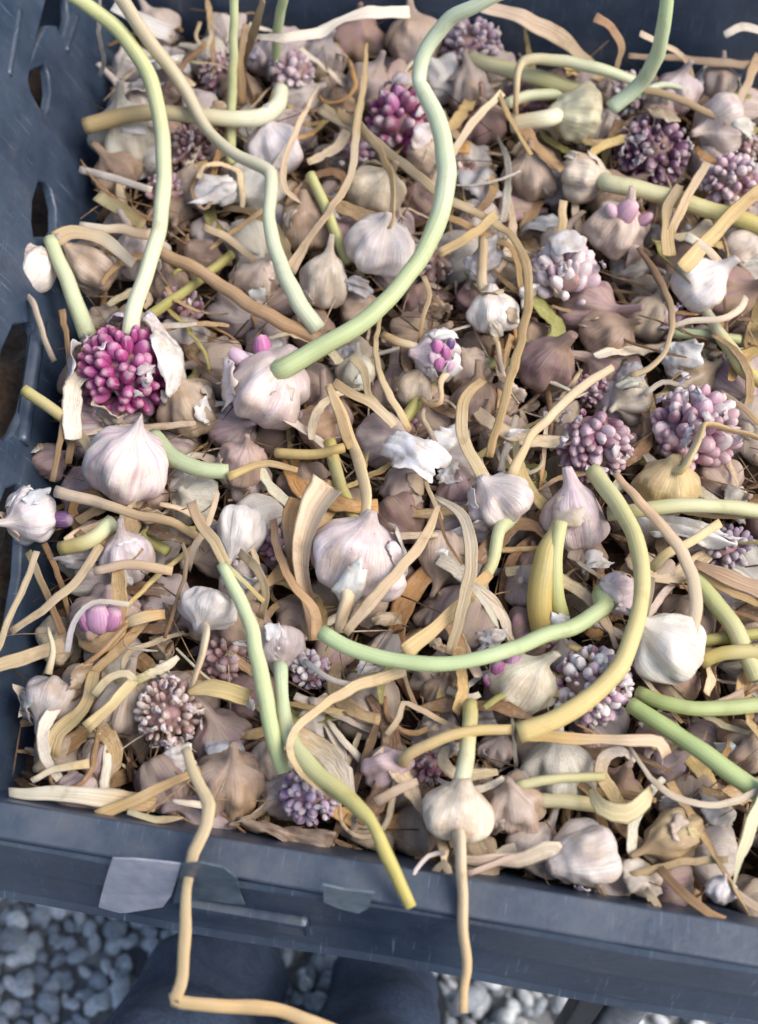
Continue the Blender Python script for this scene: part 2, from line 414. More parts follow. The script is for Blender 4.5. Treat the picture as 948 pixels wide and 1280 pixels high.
def shell_geo(r, half_u, half_v, thick=.0005, seed=0, nu=12, nv=10, curl=.25, rag=.25, crump=.10):
    """a curved torn flake of papery skin, bulging towards +Z, closed and thin"""
    rng = random.Random(seed); o = rng.random()*50; top = []
    for j in range(nv+1):
        for k in range(nu+1):
            x, y = 2*k/nu-1, 2*j/nv-1
            g = math.atan2(y, x); m = max(abs(x), abs(y)); rr = m*(1 + rag*noise.noise((math.cos(g)*1.6+o, math.sin(g)*1.6, 0)) + rag*.3*noise.noise((math.cos(g)*6+o, math.sin(g)*6, 2)))
            d = math.hypot(x, y) or 1; x, y = x/d*rr, y/d*rr
            a, b = x*half_u, y*half_v
            p = Vector((math.sin(a), math.sin(b), math.cos(a)*math.cos(b)))
            p *= 1 + crump*.55*math.sin(x*(5+3*math.sin(o))+y*(3*math.cos(o*2))+o+2*noise.noise((x+o, y, 40))) + crump*noise.noise((x*1.6+o, y*1.6, 4)) + crump*.6*noise.noise((x*4+o, y*4, 9)) + crump*.28*abs(noise.noise((x*9+o, y*9, 15))) + curl*(rr**4)*noise.noise((x+o, y, 20))
            top.append(p*r)
    n = len(top); v = top + [p*(1-thick/max(p.length, 1e-5)) for p in top]; f = []; w = nu+1
    for j in range(nv):
        for k in range(nu):
            q = (j*w+k, j*w+k+1, (j+1)*w+k+1, (j+1)*w+k); f.append(q); f.append(tuple(n+i for i in q[::-1]))
    edge = [k for k in range(w)] + [j*w+nu for j in range(1, nv+1)] + [nv*w+k for k in range(nu-1, -1, -1)] + [j*w for j in range(nv-1, 0, -1)]
    for i, e in enumerate(edge):
        e2 = edge[(i+1) % len(edge)]; f.append((e, n+e, n+e2, e2))
    return v, f

def axes(ang, tilt):
    """a direction given by its angle in the picture (0 right, 90 up) and how far it leans out of it towards the viewer"""
    a, t = rad(ang), rad(tilt)
    return (RT*math.cos(a) + UP*math.sin(a))*math.cos(t) - FWD*math.sin(t)

def frame(z, spin=0.0, loc=Vector()):
    z = z.normalized(); x = UP - z*UP.dot(z)
    if x.length < .15: x = RT - z*RT.dot(z)
    x.normalize(); y = z.cross(x)
    x, y = x*math.cos(spin)+y*math.sin(spin), y*math.cos(spin)-x*math.sin(spin)
    return Matrix(((x.x, y.x, z.x, loc.x), (x.y, y.y, z.y, loc.y), (x.z, y.z, z.z, loc.z), (0, 0, 0, 1)))

# colours of skins and stalks
W = (.79, .74, .67); PINKW = (.74, .65, .61); CREAM = (.70, .58, .42); TAN = (.50, .37, .25); BROWN = (.27, .175, .115); GREENW = (.60, .62, .46)
GREY = (.40, .36, .34); YEL = (.60, .45, .20); LILAC = (.54, .45, .44); TANW = (.62, .51, .40)
G = (.42, .46, .23); GP = (.53, .56, .33); GM = (.40, .54, .30); OL = (.36, .32, .10); YG = (.50, .42, .15); YS = (.58, .42, .17)
ST = (.52, .34, .155); SP = (.68, .53, .34); SB = (.33, .19, .09); SW = (.72, .63, .49); SD = (.20, .115, .06); SO = (.55, .30, .11)
PAPER = (.80, .77, .73); PGREY = (.46, .43, .42)

# ------------------------------------------------------------------ ground, gravel
def ground():
    v = [(-60, -60, 0), (60, -60, 0), (60, 60, 0), (-60, 60, 0)]
    o = obj('ground', mesh('ground', v, [(0, 1, 2, 3)], M_GROUND, smooth=False)); o['kind'] = 'structure'
    import bmesh
    bm = bmesh.new(); bmesh.ops.create_icosphere(bm, subdivisions=2, radius=1)
    bv = np.array([x.co[:] for x in bm.verts]); bf = np.array([[x.index for x in q.verts] for q in bm.faces]); bm.free()
    shapes = []
    for s in range(14):
        k = np.array([1, random.uniform(.6, .95), random.uniform(.38, .7)])
        d = np.array([1 + .30*noise.noise(Vector(p)*1.1+Vector((s*7, 0, 0))) + .15*noise.noise(Vector(p)*2.7+Vector((s*7, 3, 0))) for p in bv])
        shapes.append(bv*k*d[:, None])
    V, F, S = [], [], []; n = 0
    cells = {}
    for x in np.arange(-.72, .80, .0126):
        for y in np.arange(-.70, .42, .0126):
            px, py = x+random.uniform(-.006, .006), y+random.uniform(-.006, .006)
            if random.random() < .10: continue
            r = random.choice((.0060, .0075, .0085, .0098, .0112))
            big = random.random() < .05
            if big: r *= 1.5
            a, b, c = random.random()*6.28, random.uniform(-.5, .5), random.uniform(-.5, .5)
            R = np.array(Matrix.Rotation(a, 3, 'Z') @ Matrix.Rotation(b, 3, 'X') @ Matrix.Rotation(c, 3, 'Y'))
            p = shapes[random.randrange(14)]*r @ R.T + np.array([px, py, r*.35+random.uniform(0, .009)])
            V.append(p); F.append(bf+n); S.append(np.full(len(p), random.random())); n += len(p)
    V, F, S = np.concatenate(V), np.concatenate(F), np.concatenate(S)
    me = bpy.data.meshes.new('gravel'); me.vertices.add(len(V)); me.vertices.foreach_set('co', V.ravel())
    me.loops.add(F.size); me.loops.foreach_set('vertex_index', F.ravel().astype(np.int32))
    me.polygons.add(len(F)); me.polygons.foreach_set('loop_start', np.arange(0, F.size, 3, dtype=np.int32)); me.polygons.foreach_set('loop_total', np.full(len(F), 3, dtype=np.int32))
    me.update(calc_edges=True); me.polygons.foreach_set('use_smooth', [True]*len(F))
    a = me.attributes.new('stone', 'FLOAT', 'POINT'); a.data.foreach_set('value', S); me.materials.append(M_STONE)
    o = obj('gravel', me); tag(o, 'blue grey pebble gravel on the ground around the stand', 'gravel', None, 'stuff')
ground()

# ------------------------------------------------------------------ crate and stand
def panel(name, outer, holes, thick, mtx, mat, parent, bevel=.0012):
    cu = bpy.data.curves.new(name, 'CURVE'); cu.dimensions = '2D'; cu.fill_mode = 'BOTH'; cu.extrude = thick/2; cu.bevel_depth = bevel; cu.bevel_resolution = 1
    for ring in [outer]+holes:
        s = cu.splines.new('POLY'); s.points.add(len(ring)-1); s.use_cyclic_u = True
        for i, (x, y) in enumerate(ring): s.points[i].co = (x, y, 0, 1)
    t = bpy.data.objects.new(name, cu); COL.objects.link(t); bpy.context.view_layer.update()
    me = bpy.data.meshes.new_from_object(t.evaluated_get(bpy.context.evaluated_depsgraph_get()))
    bpy.data.objects.remove(t); bpy.data.curves.remove(cu)
    me.name = name; me.materials.clear(); me.materials.append(mat)
    return obj(name, me, parent, mat=mtx)

def box_geo(x0, x1, y0, y1, z0, z1, b=.002):
    import bmesh
    bm = bmesh.new(); bmesh.ops.create_cube(bm, size=1)
    for q in bm.verts: q.co = Vector(((x0+x1)/2+q.co.x*(x1-x0), (y0+y1)/2+q.co.y*(y1-y0), (z0+z1)/2+q.co.z*(z1-z0)))
    bmesh.ops.bevel(bm, geom=bm.edges[:], offset=b, segments=2, affect='EDGES', profile=.6)
    return bm

def bm_obj(name, bm, mat, parent=None, smooth=False):
    me = bpy.data.meshes.new(name); bm.to_mesh(me); bm.free(); me.materials.append(mat)
    if smooth: me.polygons.foreach_set('use_smooth', [True]*len(me.polygons))
    return obj(name, me, parent)

def ellipse(cx, cy, rx, ry, n=14, p=1.0):
    return [(cx+rx*math.copysign(abs(math.cos(2*math.pi*i/n))**p, math.cos(2*math.pi*i/n)), cy+ry*math.copysign(abs(math.sin(2*math.pi*i/n))**p, math.sin(2*math.pi*i/n))) for i in range(n)]

ZR = .556                                             # rim of the near wall
YC = (atz(0, 1048, ZR).y + atz(948, 1205, ZR).y)/2   # its outer crease
XL = atz(-45, 1030, ZR).x; XR = .445; YB = at(560, 42, -.01).y; ZF = .402
crate = bpy.data.objects.new('plastic_crate', None); COL.objects.link(crate); crate.location = (.1, .1, ZF)
tag(crate, 'dark blue black plastic harvest crate heaped with garlic', 'crate')
CI = Matrix.Translation(-crate.location)
def M4(x, y, z, loc):
    return CI @ Matrix(((x.x, y.x, z.x, loc.x), (x.y, y.y, z.y, loc.y), (x.z, y.z, z.z, loc.z), (0, 0, 0, 1)))
def build_crate():
    # near rim: flat ledge with drain slots, outer skirt, inner wall leaning in
    yi = YC + .0165
    slots = []
    x = atz(572, 1100, ZR).x
    panel('rim_ledge', [(XL-.01, YC), (XR+.02, YC), (XR+.02, yi), (XL-.01, yi)], slots, .0026, CI @ Matrix.Translation((0, 0, ZR)), M_PLASTIC, crate)
    prof = [(YC-.0005, ZR-.0005), (YC-.0032, ZR-.003), (YC-.0065, ZR-.030), (YC-.005, ZR-.034), (YC-.0105, ZR-.058), (YC-.0135, ZR-.062), (YC-.011, ZR-.065), (YC-.007, ZR-.058), (YC-.0028, ZR-.04), (YC+.001, ZR-.004)]
    v, f, m = [], [], len(prof); N = 60
    for i in range(N+1):
        x = XL-.012 + (XR-XL+.034)*i/N; sag = .0015*noise.noise((x*9, 0, 0))
        for y, z in prof: v.append((x, y+sag, z+sag*.6))
    for i in range(N):
        for k in range(m): f.append((i*m+k, i*m+(k+1) % m, (i+1)*m+(k+1) % m, (i+1)*m+k))
    f.append(tuple(range(m))[::-1]); f.append(tuple(N*m+k for k in range(m)))
    o = obj('rim_skirt', mesh('rim_skirt', v, f, M_PLASTIC, smooth=False), crate); o.location = -crate.location
    # a raised handle bar along the skirt
    a, b = atz(235, 1105, ZR-.035), atz(392, 1130, ZR-.035)
    bm = box_geo(a.x, b.x, YC-.0115, YC-.0035, ZR-.046, ZR-.026, .0035); o = bm_obj('handle_bar', bm, M_PLASTIC, crate); o.location = -crate.location
    def wall(name, x0, x1, y0, y1, ztop, inx, iny, holes=True, hz=None):
        """a wall from its top edge (x0,y0)-(x1,y1) leaning in to the floor"""
        A, B = Vector((x0, y0, ztop)), Vector((x1, y1, ztop)); u = (B-A).normalized(); dn = Vector((inx, iny, ZF-ztop)); L = (B-A).length; H = dn.length; w = -dn.normalized()
        hs = []
        if holes:
            s = .03
            while s < L-.03:
                for r_ in range(2): hs.append(ellipse(s+.008*r_, .032+.045*r_, .009, .013, 10))
                s += .034
        panel(name, [(0, 0), (L, 0), (L, H), (0, H)], hs, .003, M4(u, w, u.cross(w), A+dn), M_PLASTIC, crate)
    wall('near_wall', XL, XR, yi, yi, ZR-.002, 0, .075, False)
    wall('far_wall', XR, XL-.26, YB, YB, .70, 0, -.02)
    wall('right_wall', XR, XR, yi-.01, YB, ZR+.03, -.03, 0)
    # left wall: leans outward, with pointed and arched openings
    A, B = at(-12, 985, -.012), at(124, 8, -.012)
    A = A + (A-B)*.03; B = B + (B-A)*.06
    u = (B-A).normalized(); out = Vector((-u.y, u.x, 0)).normalized(); w = (Vector((0, 0, 1))*math.cos(rad(24)) + out*math.sin(rad(24))).normalized()
    w = (w - u*w.dot(u)).normalized(); nn = u.cross(w)
    def uv(px, py):
        d = ray(px, py); k = (A-EYE).dot(nn)/d.dot(nn); p = EYE + d*k - A
        return p.dot(u), p.dot(w)
    L = (B-A).length
    def ring(*px): return [uv(*p) for p in px]
    holes = [ring((52, 78), (57, 95), (59, 118), (56, 138), (51, 149), (44, 138), (33, 118), (29, 102), (31, 88), (40, 84)),
             ring((80, -8), (82, 25), (76, 48), (72, 52), (66, 36), (54, 36), (44, 55), (36, 78), (31, 85), (40, 45), (50, 5), (54, -8)),
             ring((42, 226), (52, 227), (60, 238), (66, 262), (66, 290), (60, 300), (36, 300), (33, 280), (34, 252)),
             ring((32, 400), (41, 420), (36, 470), (26, 515), (12, 545), (-2, 556), (-14, 540), (-6, 440), (10, 405)),
             ring((20, 600), (24, 640), (20, 720), (8, 790), (-12, 820), (-34, 800), (-30, 690), (0, 610))]
    t0, t1 = uv(-130, 0), uv(-60, 700)
    top = .115
    outer = [(0, -.13), (L, -.13), (L, top+.02), (L*.62, top+.02), (L*.56, top-.01), (L*.3, top-.02), (0, top-.03)]
    panel('left_wall', outer, holes, .004, M4(u, w, nn, A), M_PLASTIC, crate, .0016)
    # stiffening ribs on the left wall
    for pa, pb, wd in (((20, 15), (6, 96), .005), ((92, 22), (78, 66), .005), ((45, 402), (22, 556), .010)):
        p, q = uv(*pa), uv(*pb); P = A + u*p[0] + w*p[1] + nn*.003; Q = A + u*q[0] + w*q[1] + nn*.003
        if (nn.dot(EYE-A)) < 0: P -= nn*.006; Q -= nn*.006
        v, f, st, al = sweep([P, (P+Q)/2, Q], [wd]*3, 1, nsec=8, up=nn, even=True); o = obj('rib', mesh('rib', v, f, M_PLASTIC), crate); o.location = -crate.location
    bm = box_geo(-.28, XR-.03, YC+.105, YB-.02, ZF-.004, ZF, .0015); o = bm_obj('crate_floor', bm, M_PLASTIC, crate); o.location = -crate.location
    # torn label and a strip of worn tape stuck on the skirt
    def sticker(name, pts, mat, label=None, off=.0012):
        P = []
        ring_ = []
        for px, py in pts:
            d = ray(px, py)                          # meet the slanted skirt
            best = None
            p = EYE + d*((YC-.009-EYE.y)/d.y)
            for _ in range(12):
                z = ZR - p.z
                y = np.interp(z, [.003, .030, .034, .058], [YC-.0032, YC-.0065, YC-.005, YC-.0105]) - off
                p = EYE + d*((y-EYE.y)/d.y)
            ring_.append(p)
        n = len(ring_); v = ring_ + [p+Vector((0, .0006, 0)) for p in ring_]
        f = [tuple(range(n)), tuple(range(2*n-1, n-1, -1))] + [(i, n+i, n+(i+1) % n, (i+1) % n) for i in range(n)]
        o = obj(name, mesh(name, v, f, mat, smooth=False), crate); o.location = -crate.location
        if label: o['label'] = label
    sticker('label', [(141, 1073), (170, 1074), (200, 1077), (226, 1080), (222, 1098), (214, 1120), (204, 1134), (160, 1141), (121, 1143), (127, 1118), (135, 1090)], M_LABEL, 'torn pale lilac grey paper label stuck on the near rim')
    sticker('tape', [(228, 1080), (250, 1078), (280, 1085), (296, 1098), (301, 1118), (306, 1131), (284, 1129), (250, 1124), (216, 1130)], M_TAPE, 'clear tape over the torn label', .0022)
    sticker('tape', [(404, 1106), (430, 1112), (468, 1116), (460, 1136), (448, 1142), (424, 1136), (405, 1128)], M_SCUFF, 'scuffed grey green tape strip on the near rim')
build_crate()

def build_stand():
    s = bpy.data.objects.new('metal_stand', None); COL.objects.link(s); s.location = (.1, .15, 0)
    tag(s, 'low metal stand under the crate, one leg showing on the gravel', 'stand')
    for nm, bx in (('rail', (-.26, .43, YC+.12, YC+.155, .365, .397)), ('rail', (-.26, .43, .38, .415, .365, .397)), ('rail', (-.26, -.225, YC+.157, .378, .365, .397)), ('rail', (.395, .43, YC+.157, .378, .365, .397))):
        o = bm_obj(nm, box_geo(*bx), M_DARKMETAL, s); o.location = -s.location
    q = atz(779, 1262, .30)
    tops = [(q.x, q.y), (-.20, .06), (.40, .40), (-.24, .40)]
    bm = box_geo(q.x-.014, q.x+.014, q.y-.014, YC+.119, .366, .396); o = bm_obj('arm', bm, M_DARKMETAL, s); o.location = -s.location
    for i, (x, y) in enumerate(tops):
        v, f, st, al = sweep([Vector((x, y, .3655)), Vector((x, y, .2)), Vector((x, y, .018))], [.026]*3, 1, nsec=12, step=.03, up=Vector((1, 0, 0)), even=True)
        o = obj('leg', mesh('leg', v, f, M_METAL), s); o.location = -s.location
        bm = box_geo(x-.032, x-.0155, y-.006, y+.012, .05, .36); o = bm_obj('brace', bm, M_DARKMETAL, s); o.location = -s.location
        bm = box_geo(x-.03, x+.02, y-.03, y+.02, .012, .018); o = bm_obj('foot_plate', bm, M_DARKMETAL, s); o.location = -s.location
build_stand()

# ------------------------------------------------------------------ the person whose legs show below the crate
def build_person():
    """standing legs in wide trousers: one continuous surface from the waist to the hems, shoes under them"""
    hips = Vector((.02, -.86, .90)); P = []
    a1, a2 = atz(272, 1215, .10), atz(478, 1240, .10)
    me = bpy.data.meshes.new('trousers'); 
    vs = [hips, hips+Vector((0, -.01, .10))]; es = [(0, 1)]; rs = [(.17, .13), (.16, .12)]
    for a, sx in ((a1, -1), (a2, 1)):
        hip = hips + Vector((sx*.09, .0, -.10)); ank = Vector((a.x, a.y-.005, .115)); kn = Vector((a.x*.7+hip.x*.3, a.y-.30, .50))
        chain = [hip, hip.lerp(kn, .5), kn, kn.lerp(ank, .5) + Vector((0, -.01, 0)), ank, ank + Vector((0, .012, -.065))]
        r = [.100, .082, .066, .056, .054, .056] if sx < 0 else [.100, .082, .064, .050, .046, .047]; p = 0
        for c, q in zip(chain, r):
            vs.append(c); es.append((p, len(vs)-1)); p = len(vs)-1; rs.append((q, q))
    me.from_pydata([tuple(x) for x in vs], es, [])
    person = obj('person', me)
    sk = person.modifiers.new('skin', 'SKIN')
    for i, d in enumerate(me.skin_vertices[0].data): d.radius = rs[i]; d.use_root = (i == 0)
    ss = person.modifiers.new('sub', 'SUBSURF'); ss.levels = ss.render_levels = 3
    bpy.context.view_layer.update()
    m2 = bpy.data.meshes.new_from_object(person.evaluated_get(bpy.context.evaluated_depsgraph_get()))
    person.modifiers.clear(); person.data = m2; m2.materials.clear(); m2.materials.append(M_CLOTH)
    for q in m2.vertices:                            # folds in the cloth, deeper over the shoe
        k = .013 if q.co.z < .4 else .008
        d = (noise.noise((q.co.x*20, q.co.y*20, q.co.z*13)) +   .35*math.sin(q.co.z*48+q.co.x*60+5*noise.noise((q.co.x*9, q.co.y*9, q.co.z*9))))*k + noise.noise((q.co.x*40, q.co.y*40, q.co.z*60+4))*k*.5
        q.co += q.normal*d
        if q.co.z < .02: q.co.z = .02
    m2.polygons.foreach_set('use_smooth', [True]*len(m2.polygons))
    tag(person, 'person in dark navy trousers and shoes standing at the crate', 'person')
    for a, toe in ((a1, Vector((-.01, .10, 0))), (a2, Vector((.012, .09, 0)))):
        h = Vector((a.x, a.y-.12, .0)); t = Vector((a.x, a.y, 0)) + toe*.62
        v, f = [], []; N, K = 16, 14; d = (t-h).normalized(); s = Vector((d.y, -d.x, 0))
        for i in range(N+1):
            q = i/N; c = h.lerp(t, q); e = (1-(2*q-1)**4)**.5 if 0 < q < 1 else .02
            wd = (.036+.017*math.sin(q*2.4))*max(e, .05); ht = (.085-.045*q)*max(e, .05)**.7
            for k in range(K):
                g = 2*math.pi*k/K; z = math.sin(g)
                v.append(c + s*(wd*math.cos(g)) + Vector((0, 0, .022+ (ht*z if z > 0 else .012*z))))
        for i in range(N):
            for k in range(K): f.append((i*K+k, i*K+(k+1) % K, (i+1)*K+(k+1) % K, (i+1)*K+k))
        f.append(tuple(range(K))); f.append(tuple(N*K+k for k in range(K))[::-1])
        obj('shoe', mesh('shoe', v, f, M_SHOE), person)
build_person()
#@@HEAP@@

# ------------------------------------------------------------------ the heap: builders
MARKS = []                                            # named things of the heap, for telling where the others lie
HEROES = []                                           # (px, py, radius px) of the bulbs set by eye
SEED = [100]
HEAPG = 'garlic bulbs piled in the crate'

def local(e, pts):
    inv = e.matrix_world_ if hasattr(e, 'matrix_world_') else None
    return pts

def stalk_part(name, parent, inv, P, Wd, flat, cA, cB, fib, **kw):
    v, f, st, al = sweep(P, Wd, flat, **kw)
    me = mesh(name, [inv @ p for p in v], f, M_STEM, st, al)
    o = obj(name, me, parent); tints(o, tint=vary(cA, .06), tint_end=vary(cB, .06), fibre=fib)
    return o

def B(px, py, d, ang, tilt, tint, label, nick=None, asp=.95, pur=.45, dirt=.3, h=4, stems=(), roots=True, nl=None, depth=.25, neck=.17, nlen=.3, squash=1.0, cloves=(), flaps=(), cat='garlic bulb', name='garlic_bulb', point=False, rt=None, peel=True):
    SEED[0] += 1; rng = random.Random(SEED[0]); asp *= 1.36
    c = at(px, py, h/1000); m = mpp(c); r = d/2*m; z = axes(ang, tilt)
    base = c - z*(r*asp*.47)
    mtx = frame(z, rng.random()*6, base); inv = mtx.inverted()
    e = bpy.data.objects.new(name, None); COL.objects.link(e); e.matrix_world = mtx; e.empty_display_size = .01
    tag(e, label, cat, HEAPG)
    for s in stems:
        if not (len(s) > 6 and s[6].get('root')): neck = min(.36, max(.12, ((s[6].get('mid') or [s[1]])[0] if len(s) > 6 else s[1])*m/2/r*.95))
    v, f, st, al, top = bulb_geo(r, asp, nl or rng.choice((6, 7, 8, 9)), depth*rng.uniform(.8, 1.3), neck, nlen if not stems else .12, SEED[0], squash, bumpy=.15, point=point, straight=bool(stems))
    off = Matrix.Translation((0, 0, r*asp*.47))
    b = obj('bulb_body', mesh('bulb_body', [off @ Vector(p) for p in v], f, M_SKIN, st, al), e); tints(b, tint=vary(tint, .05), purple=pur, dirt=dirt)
    if roots:
        v, f, st, al = roots_geo(r, asp, SEED[0], n=18, long=rt or .3)
        q = obj('root_tuft', mesh('root_tuft', [off @ Vector(p) for p in v], f, M_STEM, st, al), e); tints(q, tint=(.34, .22, .12), tint_end=(.50, .38, .25), fibre=.8); q['kind'] = 'stuff'
    for i, s in enumerate(stems):
        pts, w0, w1, cA, cB = s[:5]; flat = s[5] if len(s) > 5 else 1.0; opt = s[6] if len(s) > 6 else {}
        P = [at(x, y, (hh)/1000) for x, y, hh in pts]; ws = [w0+(w1-w0)*k/max(1, len(P)-1) for k in range(len(P))]
        if opt.get('mid'): ws = opt['mid']
        Wd = [w*mpp(p) for w, p in zip(ws, P)]
        if not opt.get('root'):
            P = [c + z*(top*.72)] + P; Wd = [2*neck*r*1.02] + Wd
        else:
            P = [c - z*(r*asp*.38)] + P; P.insert(1, P[0].lerp(P[1], .55)); Wd = [Wd[0]*1.9, Wd[0]*1.35] + Wd
        nm = 'stem' if flat > .5 else 'leaf_blade'
        stalk_part(nm, e, inv, P, Wd, flat, cA, cB, opt.get('fib', .25 if flat > .5 else .7), wob=opt.get('wob', .10), fold=opt.get('fold', 0 if flat > .5 else .25), roll=opt.get('roll', 0), twist=opt.get('twist', 0), tip=opt.get('tip'))
    for (cx, cy, cd, ca, ct, ctint) in cloves:         # cloves that have burst through the skin
        dirn = (RT*(cx-px)*m - UP*(cy-py)*m); k = min(dirn.length, r*.92); depthv = math.sqrt(max(0, (r*.95)**2 - k*k))
        p = c + dirn.normalized()*k - FWD*depthv if dirn.length > 1e-6 else c - FWD*r*.95
        zc = axes(ca, ct); L = cd*m
        mt = inv @ frame(zc, rng.random()*6, p - zc*(L*.45)) @ Matrix.Diagonal((L*.95, L*.95, L, 1))
        q = obj('clove', CLOVES[rng.randrange(4)], e, mat=mt); tints(q, tint=vary(ctint, .12))
    for (fx, fy, fw, fh, fa, ft, ftint) in flaps:
        p = c + RT*(fx-px)*m - UP*(fy-py)*m
        v, f = shell_geo(fw*m*.75, .62*fh/fw, .62, seed=SEED[0]+int(fx), crump=.08)
        zf = axes(fa, ft); depthv = math.sqrt(max(0, r*r - min(r*r, (p-c).length_squared)))
        mt = inv @ frame(zf, rng.uniform(-.5, .5), p - FWD*depthv - zf*(fw*m*.66))
        q = obj('skin_flap', mesh('skin_flap', v, f, M_PAPER), e, mat=mt); tints(q, tint=vary(ftint, .05))
    for i in range(rng.choice((1, 1, 2, 2, 3)) if peel else 0):   # loose outer skin peeling away
        dv = (-FWD*rng.uniform(.1, .8) + RT*rng.uniform(-1, 1) + UP*rng.uniform(-1, 1)).normalized()
        dv = (dv - z*dv.dot(z)*.5).normalized()
        v, f = shell_geo(r*1.05, rng.uniform(.22, .45), rng.uniform(.35, .7), seed=SEED[0]*7+i, nu=10, nv=10, rag=.4, crump=.035, curl=.25)
        mt = inv @ frame(dv, rng.random()*6, c) @ Matrix.Diagonal((1, 1, 1, 1))
        q = obj('skin_flap', mesh('skin_flap', v, f, M_PAPER), e, mat=mt); tints(q, tint=vary(rng.choice((tint, tint, PAPER, TANW, (.48, .36, .24))), .12))
    HEROES.append((px, py, d/2))
    if nick: MARKS.append((px, py, nick))
    return e

def H(px, py, d, n, cols, label, nick=None, ang=90, tilt=30, asp=1.0, h=8, stems=(), L=.40, fat=.9, petals=(), husks=14, core=(.34, .22, .20), clear=(), cat='garlic head', slant=.35):
    """a head of bare purple bulbils packed round a core, some of its papery husk still on"""
    SEED[0] += 1; rng = random.Random(SEED[0])
    c = at(px, py, h/1000); m = mpp(c); r = d/2*m; z = axes(ang, tilt)
    base = c - z*r*.75; mtx = frame(z, rng.random()*6, base); inv = mtx.inverted()
    e = bpy.data.objects.new('bulbil_head', None); COL.objects.link(e); e.matrix_world = mtx; e.empty_display_size = .01
    tag(e, label, cat, 'purple bulbil heads in the crate')
    v, f, st, al, top = bulb_geo(r*.72, 1.0, 7, .1, .2, .15, SEED[0], bumpy=.12)
    q = obj('core', mesh('core', [inv @ (frame(z, 0, c) @ Vector(p)) for p in v], f, M_SKIN, st, al), e); tints(q, tint=core, purple=.8, dirt=.5)
    gold = math.pi*(3-5**.5); view = -(c-EYE).normalized(); fz = frame(z, 0, Vector())
    for i in range(n):
        y = 1-2*(i+.5)/n; rr = math.sqrt(1-y*y); a = gold*i
        dv = Vector((rr*math.cos(a)+rng.uniform(-.09, .09), rr*math.sin(a)+rng.uniform(-.09, .09), y+rng.uniform(-.09, .09))).normalized()
        dw = (fz.to_3x3() @ dv)
        if dw.dot(view) < -.35 or dv.z < -.93 or dv.z > .97: continue
        if any((Vector((dw.dot(RT), dw.dot(UP), 0))-Vector((x, y2, 0))).length < q2 and dw.dot(view) > 0 for x, y2, q2 in clear): continue
        w = Vector((dv.x, dv.y, dv.z*asp)); k = rng.choice((.62, .8, .95, 1.0, 1.1, 1.22))*rng.uniform(.93, 1.07)
        Lr = r*L*k; p = c + fz.to_3x3() @ (w*(r-Lr*.92))
        zz = (dw + fz.to_3x3() @ Vector((0, 0, slant)) + Vector((rng.uniform(-.25, .25), rng.uniform(-.25, .25), rng.uniform(-.25, .25)))).normalized()
        mt = inv @ frame(zz, rng.random()*6, p) @ Matrix.Diagonal((Lr*fat, Lr*fat, Lr, 1))
        col = rng.choice(cols); kk = rng.uniform(.8, 1.2)
        q = obj('bulbil', CLOVES[rng.randrange(4)], e, mat=mt); tints(q, tint=tuple(min(.8, x*kk) for x in col))
    for i in range(husks):
        dv = Vector((rng.gauss(0, 1), rng.gauss(0, 1), rng.gauss(0, 1))).normalized()
        dw = (dv + view*.35).normalized()
        v, f = shell_geo(r*rng.uniform(.18, .32), .7, .35, seed=SEED[0]*9+i, nu=5, nv=4, rag=.5, crump=.2)
        mt = inv @ frame((dw+axes(rng.random()*360, 0)*.9).normalized(), rng.random()*6, c + dw*r*.80)
        q = obj('husk', mesh('husk', v, f, M_PAPER), e, mat=mt); tints(q, tint=vary((.66, .58, .58), .1))
    for (fx, fy, fw, fh, fa, ft, ftint) in petals:
        v, f = shell_geo(r*1.06, fw, fh, seed=SEED[0]+int(fx), crump=.06, rag=.22, nu=16, nv=14)
        q = obj('skin_flap', mesh('skin_flap', v, f, M_PAPER), e, mat=inv @ frame(axes(fa, ft), rng.uniform(-.3, .3), c + RT*fx*m - UP*fy*m)); tints(q, tint=ftint)
    for i, s in enumerate(stems):
        pts, w0, w1, cA, cB = s[:5]; flat = s[5] if len(s) > 5 else 1.0; opt = s[6] if len(s) > 6 else {}
        P = [at(x, y, hh/1000) for x, y, hh in pts]; ws = opt.get('mid') or [w0+(w1-w0)*k/max(1, len(P)-1) for k in range(len(P))]
        Wd = [w*mpp(p) for w, p in zip(ws, P)]
        stalk_part('stem' if flat > .5 else 'leaf_blade', e, inv, P, Wd, flat, cA, cB, opt.get('fib', .25), wob=.08, fold=0 if flat > .5 else .2, tip=opt.get('tip'))
    HEROES.append((px, py, d/2))
    if nick: MARKS.append((px, py, nick))
    return e

def T(pts, w0, w1, cA, cB, label, flat=1.0, name=None, cat=None, nick=None, **opt):
    """a loose stalk or leaf through pixels of the photograph, each with its height over the heap in mm"""
    P = [at(x, y, hh/1000) for x, y, hh in pts]; ws = opt.get('mid') or [w0+(w1-w0)*k/max(1, len(P)-1) for k in range(len(P))]
    Wd = [w*mpp(p) for w, p in zip(ws, P)]
    name = name or ('garlic_scape' if flat > .5 else 'dry_leaf'); cat = cat or ('garlic stalk' if flat > .5 else 'leaf')
    base = P[0].copy()
    v, f, st, al = sweep(P, Wd, flat, wob=opt.get('wob', .10 if flat > .5 else .22), fold=opt.get('fold', 0 if flat > .5 else .28), roll=opt.get('roll', 0), twist=opt.get('twist', 0), ripple=opt.get('ripple', 0 if flat > .5 else .5), tip=opt.get('tip'))
    o = obj(name, mesh(name, [p-base for p in v], f, M_STEM, st, al), None, base)
    tints(o, tint=vary(cA, .05), tint_end=vary(cB, .05), fibre=opt.get('fib', .22 if flat > .5 else .75))
    tag(o, label, cat, 'stalks and dry leaves over the garlic')
    if nick: MARKS.append((P and pts[len(pts)//2][0], pts[len(pts)//2][1], nick))
    return o

